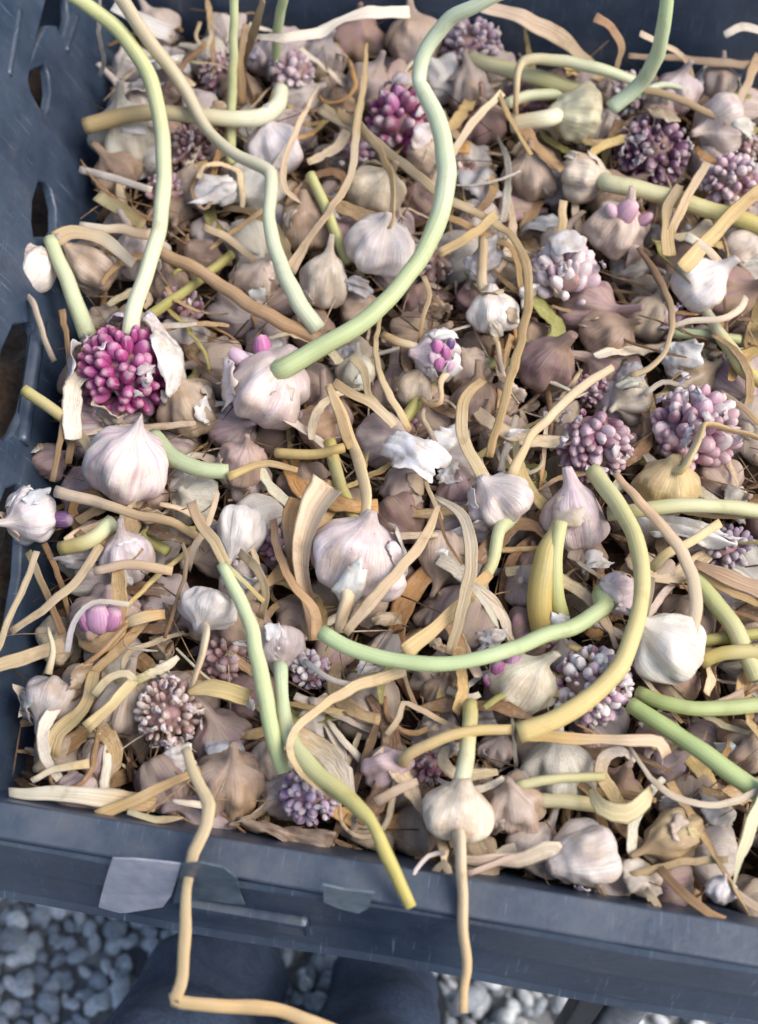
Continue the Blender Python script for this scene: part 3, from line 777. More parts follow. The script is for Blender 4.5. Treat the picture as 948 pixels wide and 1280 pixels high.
def S(px, py, w, hgt, ang, tilt, tint, label, h=12, crump=.16, rag=.28, curl=.35, bend=.8):
    """a loose scrap of papery skin"""
    SEED[0] += 1
    c = at(px, py, h/1000); m = mpp(c); r = w*m*.5/bend
    v, f = shell_geo(r, bend*hgt/w, bend, seed=SEED[0], nu=22, nv=16, rag=rag, crump=crump*bend, curl=curl)
    z = axes(ang, tilt)
    o = obj('papery_skin', mesh('papery_skin', [Vector(p)-Vector((0, 0, r)) for p in v], f, M_PAPER), None, mat=frame(z, random.uniform(-.4, .4), c))
    tints(o, tint=vary(tint, .04)); tag(o, label, 'garlic skin', 'loose scraps of papery skin'); return o

# ------------------------------------------------------------------ the heap: heads of purple bulbils
MAG = [(.34, .045, .17), (.42, .09, .24), (.26, .03, .13), (.50, .20, .32), (.36, .06, .20)]
ROSE = [(.30, .14, .18), (.42, .26, .30), (.22, .085, .12), (.50, .36, .38), (.36, .19, .23)]
PINK = [(.52, .33, .35), (.60, .45, .45), (.40, .20, .25), (.66, .54, .51), (.48, .28, .33)]
DARKP = [(.10, .03, .07), (.16, .06, .12), (.07, .025, .05), (.24, .14, .17), (.13, .05, .10)]
PALE = [(.68, .57, .54), (.60, .48, .47), (.74, .65, .60), (.54, .38, .40)]
WHP = [(.66, .58, .58), (.50, .34, .40), (.72, .66, .63), (.36, .19, .27), (.62, .52, .53), (.68, .62, .60)]
BRN = [(.42, .28, .22), (.50, .37, .30), (.34, .20, .17), (.58, .46, .38)]
LAV = [(.42, .30, .42), (.52, .41, .50), (.34, .21, .34), (.60, .50, .52)]

H(158, 464, 124, 125, MAG, 'bright magenta bulbil head between two white skin flaps, hanging from a green stem', 'magenta head', ang=92, tilt=22, asp=.95, h=16, L=.42, fat=.82, core=(.16, .04, .08), husks=16,
  petals=[(-6, 8, .50, .50, 165, 14, (.66, .60, .58)), (9, 2, .72, .40, 10, 30, (.80, .76, .70)), (2, 0, .8, .3, 20, 4, (.74, .66, .64)), (0, -6, .45, .3, 88, -8, (.70, .60, .60)), (2, 4, .35, .22, 250, 30, (.60, .50, .40))],
  stems=[([(163, 424, 30), (166, 398, 34), (182, 345, 38), (199, 290, 44), (205, 220, 50), (202, 160, 54), (190, 105, 62), (158, 48, 78), (118, 12, 94), (78, -12, 104)], 26, 19, (.58, .60, .39), (.46, .48, .22), 1, dict(mid=[27, 24, 23, 23, 23, 23, 22, 21, 20, 19]))])
H(742, 552, 108, 85, ROSE, 'dusty rose bulbil head at the top of the long arching yellow green stem', 'dusty rose head', ang=-80, tilt=45, h=10, L=.56, fat=.66, slant=1.2, core=(.16, .08, .09), husks=14,
  stems=[([(741, 588, 30), (765, 620, 34), (790, 664, 36), (802, 715, 38), (798, 772, 38), (775, 832, 36), (725, 882, 34), (682, 905, 32), (648, 917, 30)], 24, 28, (.52, .47, .22), (.60, .45, .18), 1)],
  petals=[(6, 16, .30, .3, -70, 30, (.60, .58, .46))])
H(866, 541, 124, 92, PINK, 'largest pink bulbil head, plump pieces, beside the dusty rose one', 'largest pink head', ang=60, tilt=55, h=8, L=.52, fat=.74, slant=1.0, core=(.20, .11, .12), husks=12)
H(815, 190, 94, 110, DARKP, 'blackish purple bulbil head with torn tan skin over its top', 'blackish purple head', ang=-60, tilt=50, h=6, L=.40, husks=12, core=(.10, .06, .07),
  petals=[(0, -4, .55, .40, 78, 35, (.48, .38, .26))])
H(916, 230, 78, 80, PINK, 'pink bulbil head at the photo\'s right edge under the crossed straws', 'edge pink head', ang=0, tilt=50, h=6, L=.42)
H(590, 62, 78, 80, [(.34, .26, .30), (.42, .34, .37), (.28, .20, .25)], 'greyish mauve bulbil head near the far wall', 'greyish mauve head', ang=90, tilt=40, h=0, L=.42)
H(706, 350, 96, 60, PALE, 'pale pinkish white head with long plump bulbils and white skin on top', 'pale plump head', ang=90, tilt=10, h=10, L=.52, fat=.8, slant=1.0, husks=6,
  petals=[(0, -10, .62, .5, 92, 40, (.70, .66, .62))])
H(741, 858, 100, 130, WHP, 'white and violet speckled bulbil head inside the arch of the yellow green stem', 'violet speckled head', ang=60, tilt=45, asp=1.12, h=6, L=.36, husks=16)
H(211, 890, 86, 120, BRN, 'tan brown ragged bulbil head with shaggy husks near the near rim', 'shaggy tan head', ang=80, tilt=40, h=8, L=.36, husks=26, fat=.8)
H(388, 992, 78, 100, LAV, 'lavender bulbil head low beside the near rim', 'lavender head', ang=-70, tilt=35, h=4, L=.40, husks=14)
H(741, 488, 44, 46, ROSE, 'small rosy bulbil head half hidden behind a tan stalk', 'small rosy head', ang=90, tilt=30, h=0, L=.5)
H(236, 190, 66, 80, [(.22, .12, .10), (.30, .18, .15), (.17, .08, .08)], 'dark reddish brown dried head near the far left of the heap', 'reddish brown head', ang=60, tilt=40, h=-6, L=.40)
H(281, 826, 66, 46, [(.36, .22, .20), (.44, .30, .27), (.28, .15, .15)], 'brown head of plump bare pieces under the root-up white bulb', 'brown plump head', ang=40, tilt=40, h=-8, L=.6, fat=.95)
H(364, 92, 58, 44, [(.52, .38, .40), (.62, .52, .52), (.44, .28, .31)], 'pinkish head with torn skin on the end of the level pale stem', 'torn pinkish head', ang=120, tilt=40, h=8, L=.55, husks=8,
  stems=[([(352, 112, 20), (346, 134, 24), (322, 148, 28), (282, 148, 32), (230, 143, 34), (180, 141, 32), (140, 148, 28), (106, 158, 24)], 22, 24, (.60, .60, .42), (.42, .30, .14), 1)])
H(932, 185, 40, 34, BRN, 'little brown dried head at the photo\'s right edge above the pink one', None, ang=90, tilt=30, h=-4, L=.5)
H(912, 688, 66, 60, [(.30, .22, .28), (.42, .34, .40), (.52, .44, .46)], 'dusky violet head half buried under white papery skin', 'dusky violet head', ang=20, tilt=40, h=-8, L=.45)
H(388, 838, 52, 44, WHP, 'small white and purple streaked head beside the grey striped bulb', 'streaked purple head', ang=100, tilt=30, h=2, L=.55)

# ------------------------------------------------------------------ the heap: bulbs
VIO = (.40, .12, .27); VIP = (.55, .34, .42)
B(333, 488, 106, 52, 30, PINKW, 'big pinkish white bulb with a purple clove poking out, on the kinked green stem', 'kinked-stem bulb', asp=.9, pur=.35, dirt=.35, h=14, neck=.2, nl=7, depth=.2,
  cloves=[(331, 434, 38, 100, 20, VIO), (300, 446, 34, 140, 20, VIP)],
  stems=[([(350, 464, 38), (392, 440, 44), (440, 412, 50), (498, 362, 54), (540, 292, 58), (558, 215, 60), (549, 155, 64), (527, 112, 66), (523, 104, 67), (530, 70, 78), (560, 26, 98), (600, 4, 112), (640, -14, 122)], 27, 24, (.44, .50, .24), (.56, .60, .40), 1, dict(mid=[30, 28, 26, 26, 26, 26, 25, 22, 20, 22, 22, 20, 20]))])
B(158, 585, 108, 68, 28, (.76, .71, .64), 'white bulb with violet freckles and a pointed tip, under the magenta head', 'freckled pointed bulb', peel=False, asp=.92, pur=.7, dirt=.15, h=16, nl=8, depth=.07, neck=.12, nlen=.22, point=True,
  stems=[], rt=.13)
B(445, 702, 122, 72, 22, (.72, .64, .60), 'biggest bulb at the middle, pinkish white with straw stalks above and below', 'biggest middle bulb', asp=.80, pur=.25, dirt=.35, h=18, nl=6, depth=.25, neck=.14,
  stems=[([(457, 655, 34), (458, 620, 34), (452, 585, 32), (438, 548, 32), (426, 515, 36), (410, 482, 40)], 22, 12, (.62, .50, .28), (.58, .40, .20), .6, dict(mid=[22, 22, 26, 20, 22, 17], fib=.6)),
         ([(433, 742, 30), (427, 770, 24), (424, 790, 18)], 24, 17, (.70, .58, .40), (.62, .46, .27), .8, dict(root=1))])
B(841, 815, 88, 140, 15, W, 'smooth bright white peanut-shaped bulb at the right of the arching stem', 'white peanut-shaped bulb', peel=False, asp=1.12, pur=.12, dirt=.08, h=16, nl=4, depth=.25, neck=.2, rt=.13, point=True)
B(476, 312, 88, 75, 45, W, 'bright white knobbly bulb under the inside of the kinked green stem', 'knobbly white bulb', peel=False, asp=.85, pur=.25, dirt=.12, h=14, nl=5, depth=.24, neck=.12, rt=.13,
  stems=[([(488, 282, 36), (491, 240, 38), (480, 196, 34), (452, 160, 30), (420, 140, 24)], 13, 16, ST, ST, .5, dict(fib=.6))])
B(573, 1022, 84, 84, 14, (.74, .66, .52), 'round cream bulb at the near rim, green stem above, straw tail hanging below', 'near-rim cream bulb', peel=False, asp=.9, pur=.02, dirt=.45, h=18, nl=9, depth=.06, neck=.2, roots=False,
  stems=[([(576, 986, 30), (582, 950, 28), (588, 905, 24), (588, 880, 18)], 27, 22, (.56, .56, .36), (.50, .42, .16), 1),
         ([(575, 1052, 32), (578, 1092, 34), (579, 1140, 30), (580, 1200, 24), (579, 1265, 18)], 29, 24, (.66, .54, .36), (.60, .43, .22), .75, dict(root=1, fib=.6))])
B(262, 757, 74, 250, 25, (.76, .72, .66), 'squat white bulb upside down, flat base up and pale stalk hanging', 'root-up white bulb', peel=False, asp=.70, pur=.04, dirt=.12, h=14, nl=8, depth=.06, neck=.2, roots=False,
  stems=[([(258, 794, 26), (250, 830, 22), (236, 868, 16)], 19, 12, (.70, .60, .42), (.58, .42, .23), .8)])
B(727, 145, 72, 178, 14, (.64, .62, .42), 'yellowish green round bulb lying sideways with a thick pale neck', 'sideways yellowish bulb', peel=False, asp=.82, pur=.02, dirt=.3, h=14, nl=9, depth=.07, neck=.28, rt=.13,
  stems=[([(688, 148, 24), (660, 152, 20), (640, 156, 16)], 24, 26, (.68, .62, .44), (.60, .48, .28), 1)])
B(724, 221, 62, 350, 20, (.66, .56, .44), 'tan white bulb with a yellow stem running to the right edge', 'yellow-stemmed bulb', asp=.9, pur=.1, dirt=.5, h=12, nl=6, depth=.15, neck=.22, roots=True,
  stems=[([(757, 228, 22), (800, 237, 24), (850, 250, 24), (900, 266, 22), (960, 286, 18)], 23, 22, (.56, .52, .30), (.48, .38, .12), 1)])
B(870, 361, 66, 40, 20, W, 'clean white oval bulb lying across the straw near the right edge', 'clean white oval bulb', peel=False, asp=1.1, pur=.1, dirt=.05, h=12, nl=4, depth=.16, neck=.25, rt=.13)
B(615, 396, 66, 92, 15, W, 'small white squarish bulb with a straw stalk straight up and one down', 'small squarish bulb', asp=.85, pur=.08, dirt=.2, h=14, nl=5, depth=.14, neck=.14, roots=False,
  stems=[([(604, 360, 24), (602, 330, 24), (604, 296, 22)], 17, 14, (.60, .44, .25), ST, .7, dict(fib=.6)),
         ([(622, 430, 20), (628, 462, 16), (632, 495, 10)], 9, 8, ST, (.55, .42, .28), .8, dict(root=1))])
B(551, 446, 62, 175, 20, (.72, .66, .62), 'little white bulb split open on bright purple cloves', 'split purple bulb', asp=.95, pur=.5, dirt=.1, h=14, nl=6, neck=.14, roots=False,
  cloves=[(545, 438, 20, 80, 30, VIO), (556, 446, 20, 95, 30, VIO), (548, 458, 18, 85, 30, VIO), (562, 434, 16, 70, 30, (.10, .05, .14)), (540, 452, 17, 110, 30, VIP), (561, 460, 17, 70, 30, VIP)],
  stems=[([(520, 434, 20), (500, 428, 20), (478, 418, 16)], 14, 12, (.66, .53, .32), ST, .7, dict(fib=.5)),
         ([(550, 484, 20), (551, 504, 18), (538, 507, 14), (526, 498, 8)], 9, 8, SP, ST, .8, dict(root=1))], flaps=[(555, 420, 40, 26, 80, 40, PAPER)])
H(500, 152, 92, 52, [(.34, .07, .19), (.26, .04, .13), (.42, .15, .29), (.52, .34, .38), (.20, .05, .10)], 'open deep magenta head with large glossy cloves behind the kinked green stem', 'open purple-clove bulb', ang=70, tilt=45, asp=.95, h=8, L=.58, fat=.86, slant=.7, core=(.14, .04, .07), husks=12,
  petals=[(6, 8, .45, .55, -40, 34, (.74, .66, .64)), (2, -6, .3, .4, 80, 30, (.66, .56, .54))])
B(627, 630, 84, 130, 20, (.74, .68, .62), 'white bulb with faint pink lobes above the split straw, green stem below', 'pink-lobed bulb', asp=.76, pur=.35, dirt=.15, h=14, nl=5, depth=.25, neck=.14, roots=False,
  stems=[([(606, 600, 24), (584, 560, 26), (578, 525, 26), (588, 490, 24), (604, 476, 22)], 18, 15, (.62, .48, .28), (.54, .38, .19), .35, dict(fib=.7)),
         ([(624, 664, 22), (615, 705, 18), (598, 738, 12), (586, 760, 4)], 20, 16, (.52, .55, .30), (.50, .46, .22), 1, dict(root=1))])
B(723, 655, 76, 100, 12, PINKW, 'tall pinkish bulb with purple stripes left of the arching stem', 'tall striped bulb', asp=1.18, pur=.55, dirt=.2, h=10, nl=6, depth=.14, neck=.25, rt=.13)
B(770, 742, 54, 15, 20, (.72, .62, .62), 'small pinkish white bulb on the end of the level mint green stem', 'mint-stem bulb', asp=1.0, pur=.35, dirt=.1, h=10, neck=.2, roots=False, nl=6,
  stems=[([(752, 762, 26), (722, 780, 30), (680, 796, 34), (640, 812, 36), (600, 823, 38), (555, 829, 38), (510, 828, 38), (460, 818, 38), (424, 804, 38), (402, 790, 38)], 21, 23, (.44, .50, .24), (.48, .56, .29), 1, dict(root=1))])
B(651, 860, 80, 60, 25, (.68, .65, .52), 'greenish white bulb with purple cloves along its top, left of the violet head', 'greenish purple-top bulb', peel=False, asp=1.0, pur=.05, dirt=.4, h=8, nl=8, depth=.06, neck=.2, rt=.13,
  cloves=[(624, 838, 30, 120, 30, (.28, .06, .17)), (640, 826, 28, 90, 25, (.36, .16, .28)), (612, 848, 24, 150, 20, VIO)])
B(835, 612, 80, 82, 30, (.60, .46, .22), 'ochre yellow bulb with a bent straw neck in front of the largest pink head', 'ochre yellow bulb', peel=False, asp=.82, pur=0, dirt=.5, h=12, nl=9, depth=.05, neck=.2, rt=.13,
  stems=[([(852, 588, 32), (866, 562, 36), (878, 536, 40), (882, 530, 40), (910, 536, 38), (960, 552, 34)], 23, 14, (.58, .43, .19), (.56, .38, .19), .6, dict(mid=[25, 23, 18, 16, 15, 13], fib=.5))])
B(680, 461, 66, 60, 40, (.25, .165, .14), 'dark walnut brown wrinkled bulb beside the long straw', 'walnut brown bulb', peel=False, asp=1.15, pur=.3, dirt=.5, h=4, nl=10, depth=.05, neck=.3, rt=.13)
B(757, 425, 72, 40, 35, (.31, .215, .155), 'dull brown lumpy bulb right of the walnut brown one', 'dull brown bulb', asp=.9, pur=.05, dirt=.6, h=0, nl=5, depth=.2)
B(770, 292, 82, 60, 40, (.64, .52, .42), 'tan bulb with two rosy cloves showing through its top', 'rosy-topped tan bulb', asp=.85, pur=.1, dirt=.35, h=6, nl=6, rt=.13,
  cloves=[(776, 274, 34, 60, 35, (.50, .28, .33)), (798, 282, 28, 20, 30, (.44, .22, .29)), (760, 272, 22, 120, 30, (.52, .34, .36))])
B(160, 176, 82, 100, 40, (.58, .58, .46), 'dull greenish white bulb beside the left wall behind the green stem', 'wall-side greenish bulb', asp=1.08, pur=.03, dirt=.3, h=-2, nl=8, depth=.08, rt=.13)
B(44, 334, 54, 250, 25, W, 'narrow white bulb against the left wall with its stalk hanging', 'wall-side white bulb', asp=1.35, pur=.05, dirt=.2, h=14, nl=4, depth=.2, rt=.13,
  stems=[([(44, 384, 24), (54, 420, 16), (68, 452, 8)], 11, 10, (.52, .42, .32), (.42, .32, .22), .7)])
B(45, 645, 72, 200, 40, (.72, .71, .70), 'bright bluish white lumpy bulb by the left wall', 'bluish white bulb', asp=.9, pur=.3, dirt=.12, h=6, nl=5, depth=.22, rt=.13, cloves=[(88, 652, 30, 0, 20, (.13, .06, .14))])
B(160, 702, 66, 100, 30, (.66, .62, .60), 'white bulb with violet streaks lying under a short brown stalk', 'violet-streaked bulb', asp=1.1, pur=.5, dirt=.3, h=2, nl=6, rt=.13, flaps=[(166, 676, 44, 30, 80, 30, PAPER)])
B(300, 660, 62, 260, 35, (.76, .72, .68), 'plain white egg-shaped bulb beside the tan sheath', 'white egg-shaped bulb', peel=False, asp=1.2, pur=.02, dirt=.08, h=8, nl=8, depth=.04, neck=.14, rt=.13)
B(131, 776, 82, 70, 45, (.44, .34, .29), 'brown skinned bulb with a purple and white clove bared in its middle', 'bared-clove bulb', asp=.85, pur=.2, dirt=.5, h=-2, rt=.13, cloves=[(131, 772, 44, 90, 30, (.46, .25, .36)), (116, 774, 36, 110, 25, (.34, .14, .24)), (146, 772, 36, 60, 25, (.36, .15, .25))])
B(64, 872, 72, 250, 40, (.46, .43, .41), 'dull grey bulb with its root end up near the front left corner', 'dull grey bulb', asp=.85, pur=.05, dirt=.45, h=2, nl=9, depth=.06, rt=.12)
B(150, 886, 84, 70, 30, (.44, .37, .30), 'grey tan papery bulb behind the shaggy tan head', 'papery grey-tan bulb', asp=1.1, pur=.05, dirt=.55, h=-6, rt=.13)
B(352, 802, 58, 265, 20, (.66, .60, .57), 'grey striped small bulb with a green stem going down from it', 'grey striped bulb', asp=1.0, pur=.35, dirt=.15, h=8, nl=10, depth=.05, neck=.22, rt=.13,
  stems=[([(352, 838, 20), (353, 872, 22), (360, 915, 26), (384, 955, 32), (420, 985, 38), (458, 1018, 44), (466, 1030, 45), (484, 1070, 42), (514, 1134, 34)], 20, 18, (.52, .58, .36), (.50, .42, .12), 1, dict(mid=[20, 18, 22, 24, 23, 21, 16, 19, 16]))])
B(555, 692, 62, 260, 30, (.52, .42, .33), 'tan brown long bulb standing between the straw stalks at the middle', 'long tan bulb', asp=1.25, pur=.1, dirt=.4, h=-2, nl=5, depth=.16, rt=.13)
B(552, 868, 52, 80, 40, (.46, .34, .25), 'small round tan bulb just below the mint green stem', 'small round tan bulb', asp=.95, pur=.05, dirt=.35, h=-6, nl=8, depth=.05, rt=.13)
B(478, 962, 62, 20, 25, (.60, .50, .50), 'pinkish bulb whose yellow stem bends up to the arching stem\'s end', 'bent-stem pinkish bulb', asp=1.0, pur=.35, dirt=.2, h=2, nl=6, neck=.2, rt=.13,
  stems=[([(508, 946, 22), (545, 926, 28), (590, 914, 30), (640, 912, 28)], 17, 15, (.56, .42, .20), (.56, .40, .16), 1)])
B(643, 1010, 76, 100, 40, (.50, .41, .33), 'tan bulb with white lower lobes right of the near-rim cream bulb', 'tan white-lobed bulb', asp=1.05, pur=.1, dirt=.45, h=2, nl=5, depth=.18)
B(738, 1068, 88, 190, 20, (.60, .54, .50), 'large pinkish tan bulb with its pale neck pointing along the near rim', 'long-necked rim bulb', asp=.95, pur=.2, dirt=.35, h=6, nl=5, depth=.25, neck=.2, roots=True, rt=.15,
  stems=[([(690, 1062, 16), (650, 1072, 12), (600, 1076, 10), (570, 1072, 8)], 26, 12, (.66, .54, .40), (.66, .52, .38), .5, dict(mid=[30, 24, 18, 12], fib=.5))])
B(848, 1040, 60, 200, 25, (.54, .42, .21), 'yellow brown striped long bulb near the front right of the heap', 'yellow striped long bulb', asp=1.5, pur=.02, dirt=.6, h=4, nl=11, depth=.07, rt=.13)
B(900, 1114, 36, 80, 30, (.76, .72, .68), 'small bright white clove at the front right against the rim', None, peel=False, asp=1.0, pur=.02, dirt=.05, h=10, nl=3, depth=.1, rt=.13)
B(290, 985, 92, 80, 40, (.42, .32, .24), 'big brown papery bulb low at the near rim', 'big brown rim bulb', asp=1.0, pur=.05, dirt=.65, h=-6, rt=.13)
B(128, 946, 50, 250, 30, (.40, .32, .32), 'small dusky brown bulb at the front left under the straw', None, asp=1.15, pur=.2, dirt=.4, h=-8, nl=6, rt=.13)
B(406, 358, 58, 80, 30, (.64, .57, .48), 'tall cream bulb tucked under the bend of the pale green stem', 'tall cream bulb', asp=1.32, pur=.1, dirt=.35, h=2, nl=6, depth=.1, rt=.13)
B(471, 246, 78, 60, 35, (.70, .60, .44), 'cream bulb with a tan side behind the knobbly white bulb', 'tan-sided cream bulb', asp=.85, pur=.02, dirt=.5, h=2, nl=6, depth=.1, rt=.13)
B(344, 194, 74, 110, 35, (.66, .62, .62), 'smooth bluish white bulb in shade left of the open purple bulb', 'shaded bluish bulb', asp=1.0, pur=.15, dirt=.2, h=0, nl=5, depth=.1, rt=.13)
B(384, 286, 70, 95, 35, (.40, .28, .19), 'brown papery bulb with its withered neck upward', 'withered-neck brown bulb', asp=1.0, pur=.05, dirt=.6, h=0, nl=7, depth=.1, rt=.13,
  stems=[([(376, 252, 20), (358, 240, 24), (354, 214, 26), (368, 168, 30), (400, 104, 34)], 14, 7, (.50, .38, .25), (.58, .44, .29), .35, dict(fib=.7, tip=.3))])
B(318, 350, 58, 60, 40, (.56, .46, .38), 'small tan white bulb left of the tall cream bulb', 'small tan-white bulb', asp=.95, pur=.1, dirt=.4, h=-2, rt=.13)
B(240, 516, 72, 110, 30, (.50, .40, .29), 'brownish bulb with white base below the long brown stalk', 'white-based brown bulb', asp=1.1, pur=.05, dirt=.5, h=-2, rt=.13,
  stems=[([(228, 474, 14), (214, 440, 16), (192, 412, 14), (172, 388, 8)], 14, 10, (.42, .30, .16), (.40, .28, .15), .5)])
B(302, 582, 62, 70, 40, (.54, .42, .36), 'mottled brown and white bulb where the pale green stem ends', 'mottled brown bulb', asp=1.0, pur=.35, dirt=.5, h=0, nl=6, rt=.13)
B(521, 490, 54, 80, 30, (.56, .47, .35), 'small yellowish grey bulb just below the split purple bulb', 'small yellowish bulb', asp=1.0, pur=.05, dirt=.45, h=-2, nl=6)
B(395, 535, 54, 20, 30, (.40, .27, .17), 'smooth brown oval clove-like bulb right of the kinked-stem bulb', 'smooth brown oval', peel=False, asp=.85, pur=.05, dirt=.4, h=-4, nl=3, depth=.06, rt=.13)
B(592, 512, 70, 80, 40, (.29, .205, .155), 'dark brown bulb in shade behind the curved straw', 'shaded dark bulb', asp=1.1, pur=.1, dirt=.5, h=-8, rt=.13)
B(501, 612, 60, 80, 45, (.54, .46, .42), 'greyish pink bulb directly below the white skin scrap', 'greyish pink bulb', asp=.9, pur=.3, dirt=.4, h=-4, rt=.13)
B(444, 468, 44, 80, 30, (.58, .55, .44), 'tiny greenish white bulb between straw stalks', None, asp=1.1, pur=.03, dirt=.4, h=0, nl=5, rt=.13)
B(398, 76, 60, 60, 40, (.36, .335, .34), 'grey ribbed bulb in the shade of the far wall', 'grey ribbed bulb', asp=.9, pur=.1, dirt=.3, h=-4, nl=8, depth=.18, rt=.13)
B(460, 112, 66, 60, 40, (.38, .33, .29), 'grey tan bulb left of the open purple-clove bulb', 'grey-tan far bulb', asp=.95, pur=.15, dirt=.4, h=-4, rt=.13)
B(518, 58, 66, 100, 25, (.44, .36, .30), 'tall grey tan bulb with a pointed top by the far wall', 'pointed far bulb', asp=1.1, pur=.08, dirt=.45, h=4, nl=7, depth=.08, rt=.13, point=True, nlen=.5)
B(590, 118, 64, 100, 30, (.42, .35, .29), 'grey brown bulb below the greyish mauve head', 'grey-brown far bulb', asp=1.0, pur=.1, dirt=.5, h=-4, rt=.13)
B(664, 226, 66, 100, 40, (.46, .36, .27), 'brown and white bulb left of the yellow-stemmed one', 'brown-white bulb', asp=.95, pur=.1, dirt=.55, h=-2, rt=.13)
B(842, 122, 62, 80, 40, (.56, .50, .50), 'pale mauve grey bulb near the far right wall', 'mauve-grey bulb', asp=.95, pur=.35, dirt=.3, h=0, rt=.13)
B(897, 106, 52, 80, 40, (.36, .31, .28), 'dark grey striped bulb at the far right', 'dark striped bulb', asp=.9, pur=.15, dirt=.4, h=-2, nl=10, depth=.1, rt=.13)
B(902, 156, 76, 200, 25, (.68, .59, .53), 'pinkish white bulb at the far right in front of the dark striped one', 'pinkish far-right bulb', asp=.85, pur=.12, dirt=.25, h=8, nl=4, depth=.16, rt=.13)
B(922, 312, 62, 30, 30, (.62, .54, .45), 'cream bulb at the right edge under the crossed straws', 'right-edge cream bulb', asp=1.0, pur=.1, dirt=.35, h=0, rt=.13)
B(792, 498, 58, 200, 30, (.60, .54, .42), 'greenish tan bulb with torn skin between the two pink heads', 'torn greenish bulb', asp=.95, pur=.03, dirt=.45, h=4, nl=6, flaps=[(782, 480, 36, 26, 100, 30, (.52, .50, .40))])
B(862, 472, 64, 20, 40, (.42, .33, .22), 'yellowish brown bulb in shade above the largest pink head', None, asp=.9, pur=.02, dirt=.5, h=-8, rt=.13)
B(328, 78, 44, 60, 40, (.36, .34, .36), 'small slate grey bulb near the far wall at the left', None, asp=.95, pur=.2, dirt=.2, h=-6, rt=.13)
B(118, 338, 66, 140, 35, (.54, .44, .34), 'tan papery bulb between the two left green stems', 'papery tan left bulb', asp=1.15, pur=.05, dirt=.5, h=0, rt=.13)
B(60, 578, 46, 30, 30, (.40, .29, .26), 'dusky brown bulb deep by the left wall', None, asp=1.0, pur=.2, dirt=.4, h=-12, rt=.13)
B(232, 606, 44, 80, 40, (.58, .55, .53), 'small grey white bulb right of the freckled pointed bulb', None, asp=.9, pur=.1, dirt=.25, h=-6, rt=.13)
B(930, 935, 66, 60, 40, (.46, .35, .26), 'brown bulb at the right edge below the green stems', None, asp=1.0, pur=.1, dirt=.5, h=-6, rt=.13)
B(830, 950, 62, 30, 35, (.46, .36, .34), 'mauve brown bulb behind the long straw near the front right', 'mauve-brown bulb', asp=.95, pur=.35, dirt=.4, h=-8, rt=.13)
B(900, 755, 50, 30, 35, (.50, .45, .44), 'greyish bulb under the olive stems at the right', None, asp=.95, pur=.3, dirt=.3, h=-8, rt=.13)
B(620, 936, 46, 80, 40, (.54, .48, .46), 'small grey bulb behind the near-rim cream bulb', None, asp=.95, pur=.15, dirt=.3, h=-8, rt=.13)
B(390, 910, 50, 80, 40, (.48, .47, .44), 'greyish white bulb hidden among straw above the lavender head', None, asp=1.0, pur=.1, dirt=.3, h=-8, rt=.13)
B(570, 618, 44, 90, 35, (.50, .38, .36), 'small bulb with a violet flush between the two middle straws', None, asp=1.0, pur=.6, dirt=.3, h=-4, rt=.13)
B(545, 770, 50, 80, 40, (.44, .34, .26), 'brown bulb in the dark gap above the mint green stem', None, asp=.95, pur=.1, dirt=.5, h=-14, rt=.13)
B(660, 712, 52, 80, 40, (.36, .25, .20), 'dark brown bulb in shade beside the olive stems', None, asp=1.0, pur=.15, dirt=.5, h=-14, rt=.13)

# ------------------------------------------------------------------ the heap: scraps of skin
S(514, 560, 104, 60, 110, 62, (.84, .82, .79), 'bright white crinkled skin scrap at the middle of the heap', h=32, rag=.4)
S(272, 234, 74, 46, 100, 55, PAPER, 'white torn skin scrap beside the pale green stem', h=10)
S(602, 216, 62, 84, 80, 40, PGREY, 'grey see-through skin scrap right of the kinked stem', h=6)
S(695, 282, 90, 40, 80, 55, (.46, .44, .44), 'grey skin sheet below the yellow-stemmed bulb', h=2, crump=.10)
S(285, 938, 60, 84, 70, 50, (.58, .57, .56), 'greyish white skin scrap beside the shaggy tan head', h=6)
S(860, 662, 124, 34, 95, 60, PAPER, 'long white skin strip under the straight green stem', h=10, bend=.6)
S(808, 1096, 64, 58, 60, 55, (.58, .50, .40), 'pale tan skin flake hanging over the near rim', h=10, crump=.1)
S(645, 985, 40, 60, 150, 50, (.50, .44, .38), 'grey tan skin flake beside the tan white-lobed bulb', h=10)
S(432, 870, 58, 70, 60, 45, (.30, .27, .22), 'dark greyish withered skin shreds below the mint green stem', h=0, crump=.4, rag=.7)
S(905, 1010, 60, 60, 40, 50, (.54, .50, .46), 'greyish skin scrap beside the yellow striped bulb', h=4)
S(330, 940, 50, 80, 100, 45, (.44, .34, .26), 'brown skin scrap left of the lavender head', h=4)
S(360, 1040, 120, 30, 95, 50, (.46, .34, .26), 'long brown skin strip along the near rim', h=0, bend=.5)
S(925, 620, 46, 70, 40, 40, (.46, .42, .36), 'grey torn skin at the right edge below the largest pink head', h=8, crump=.3)

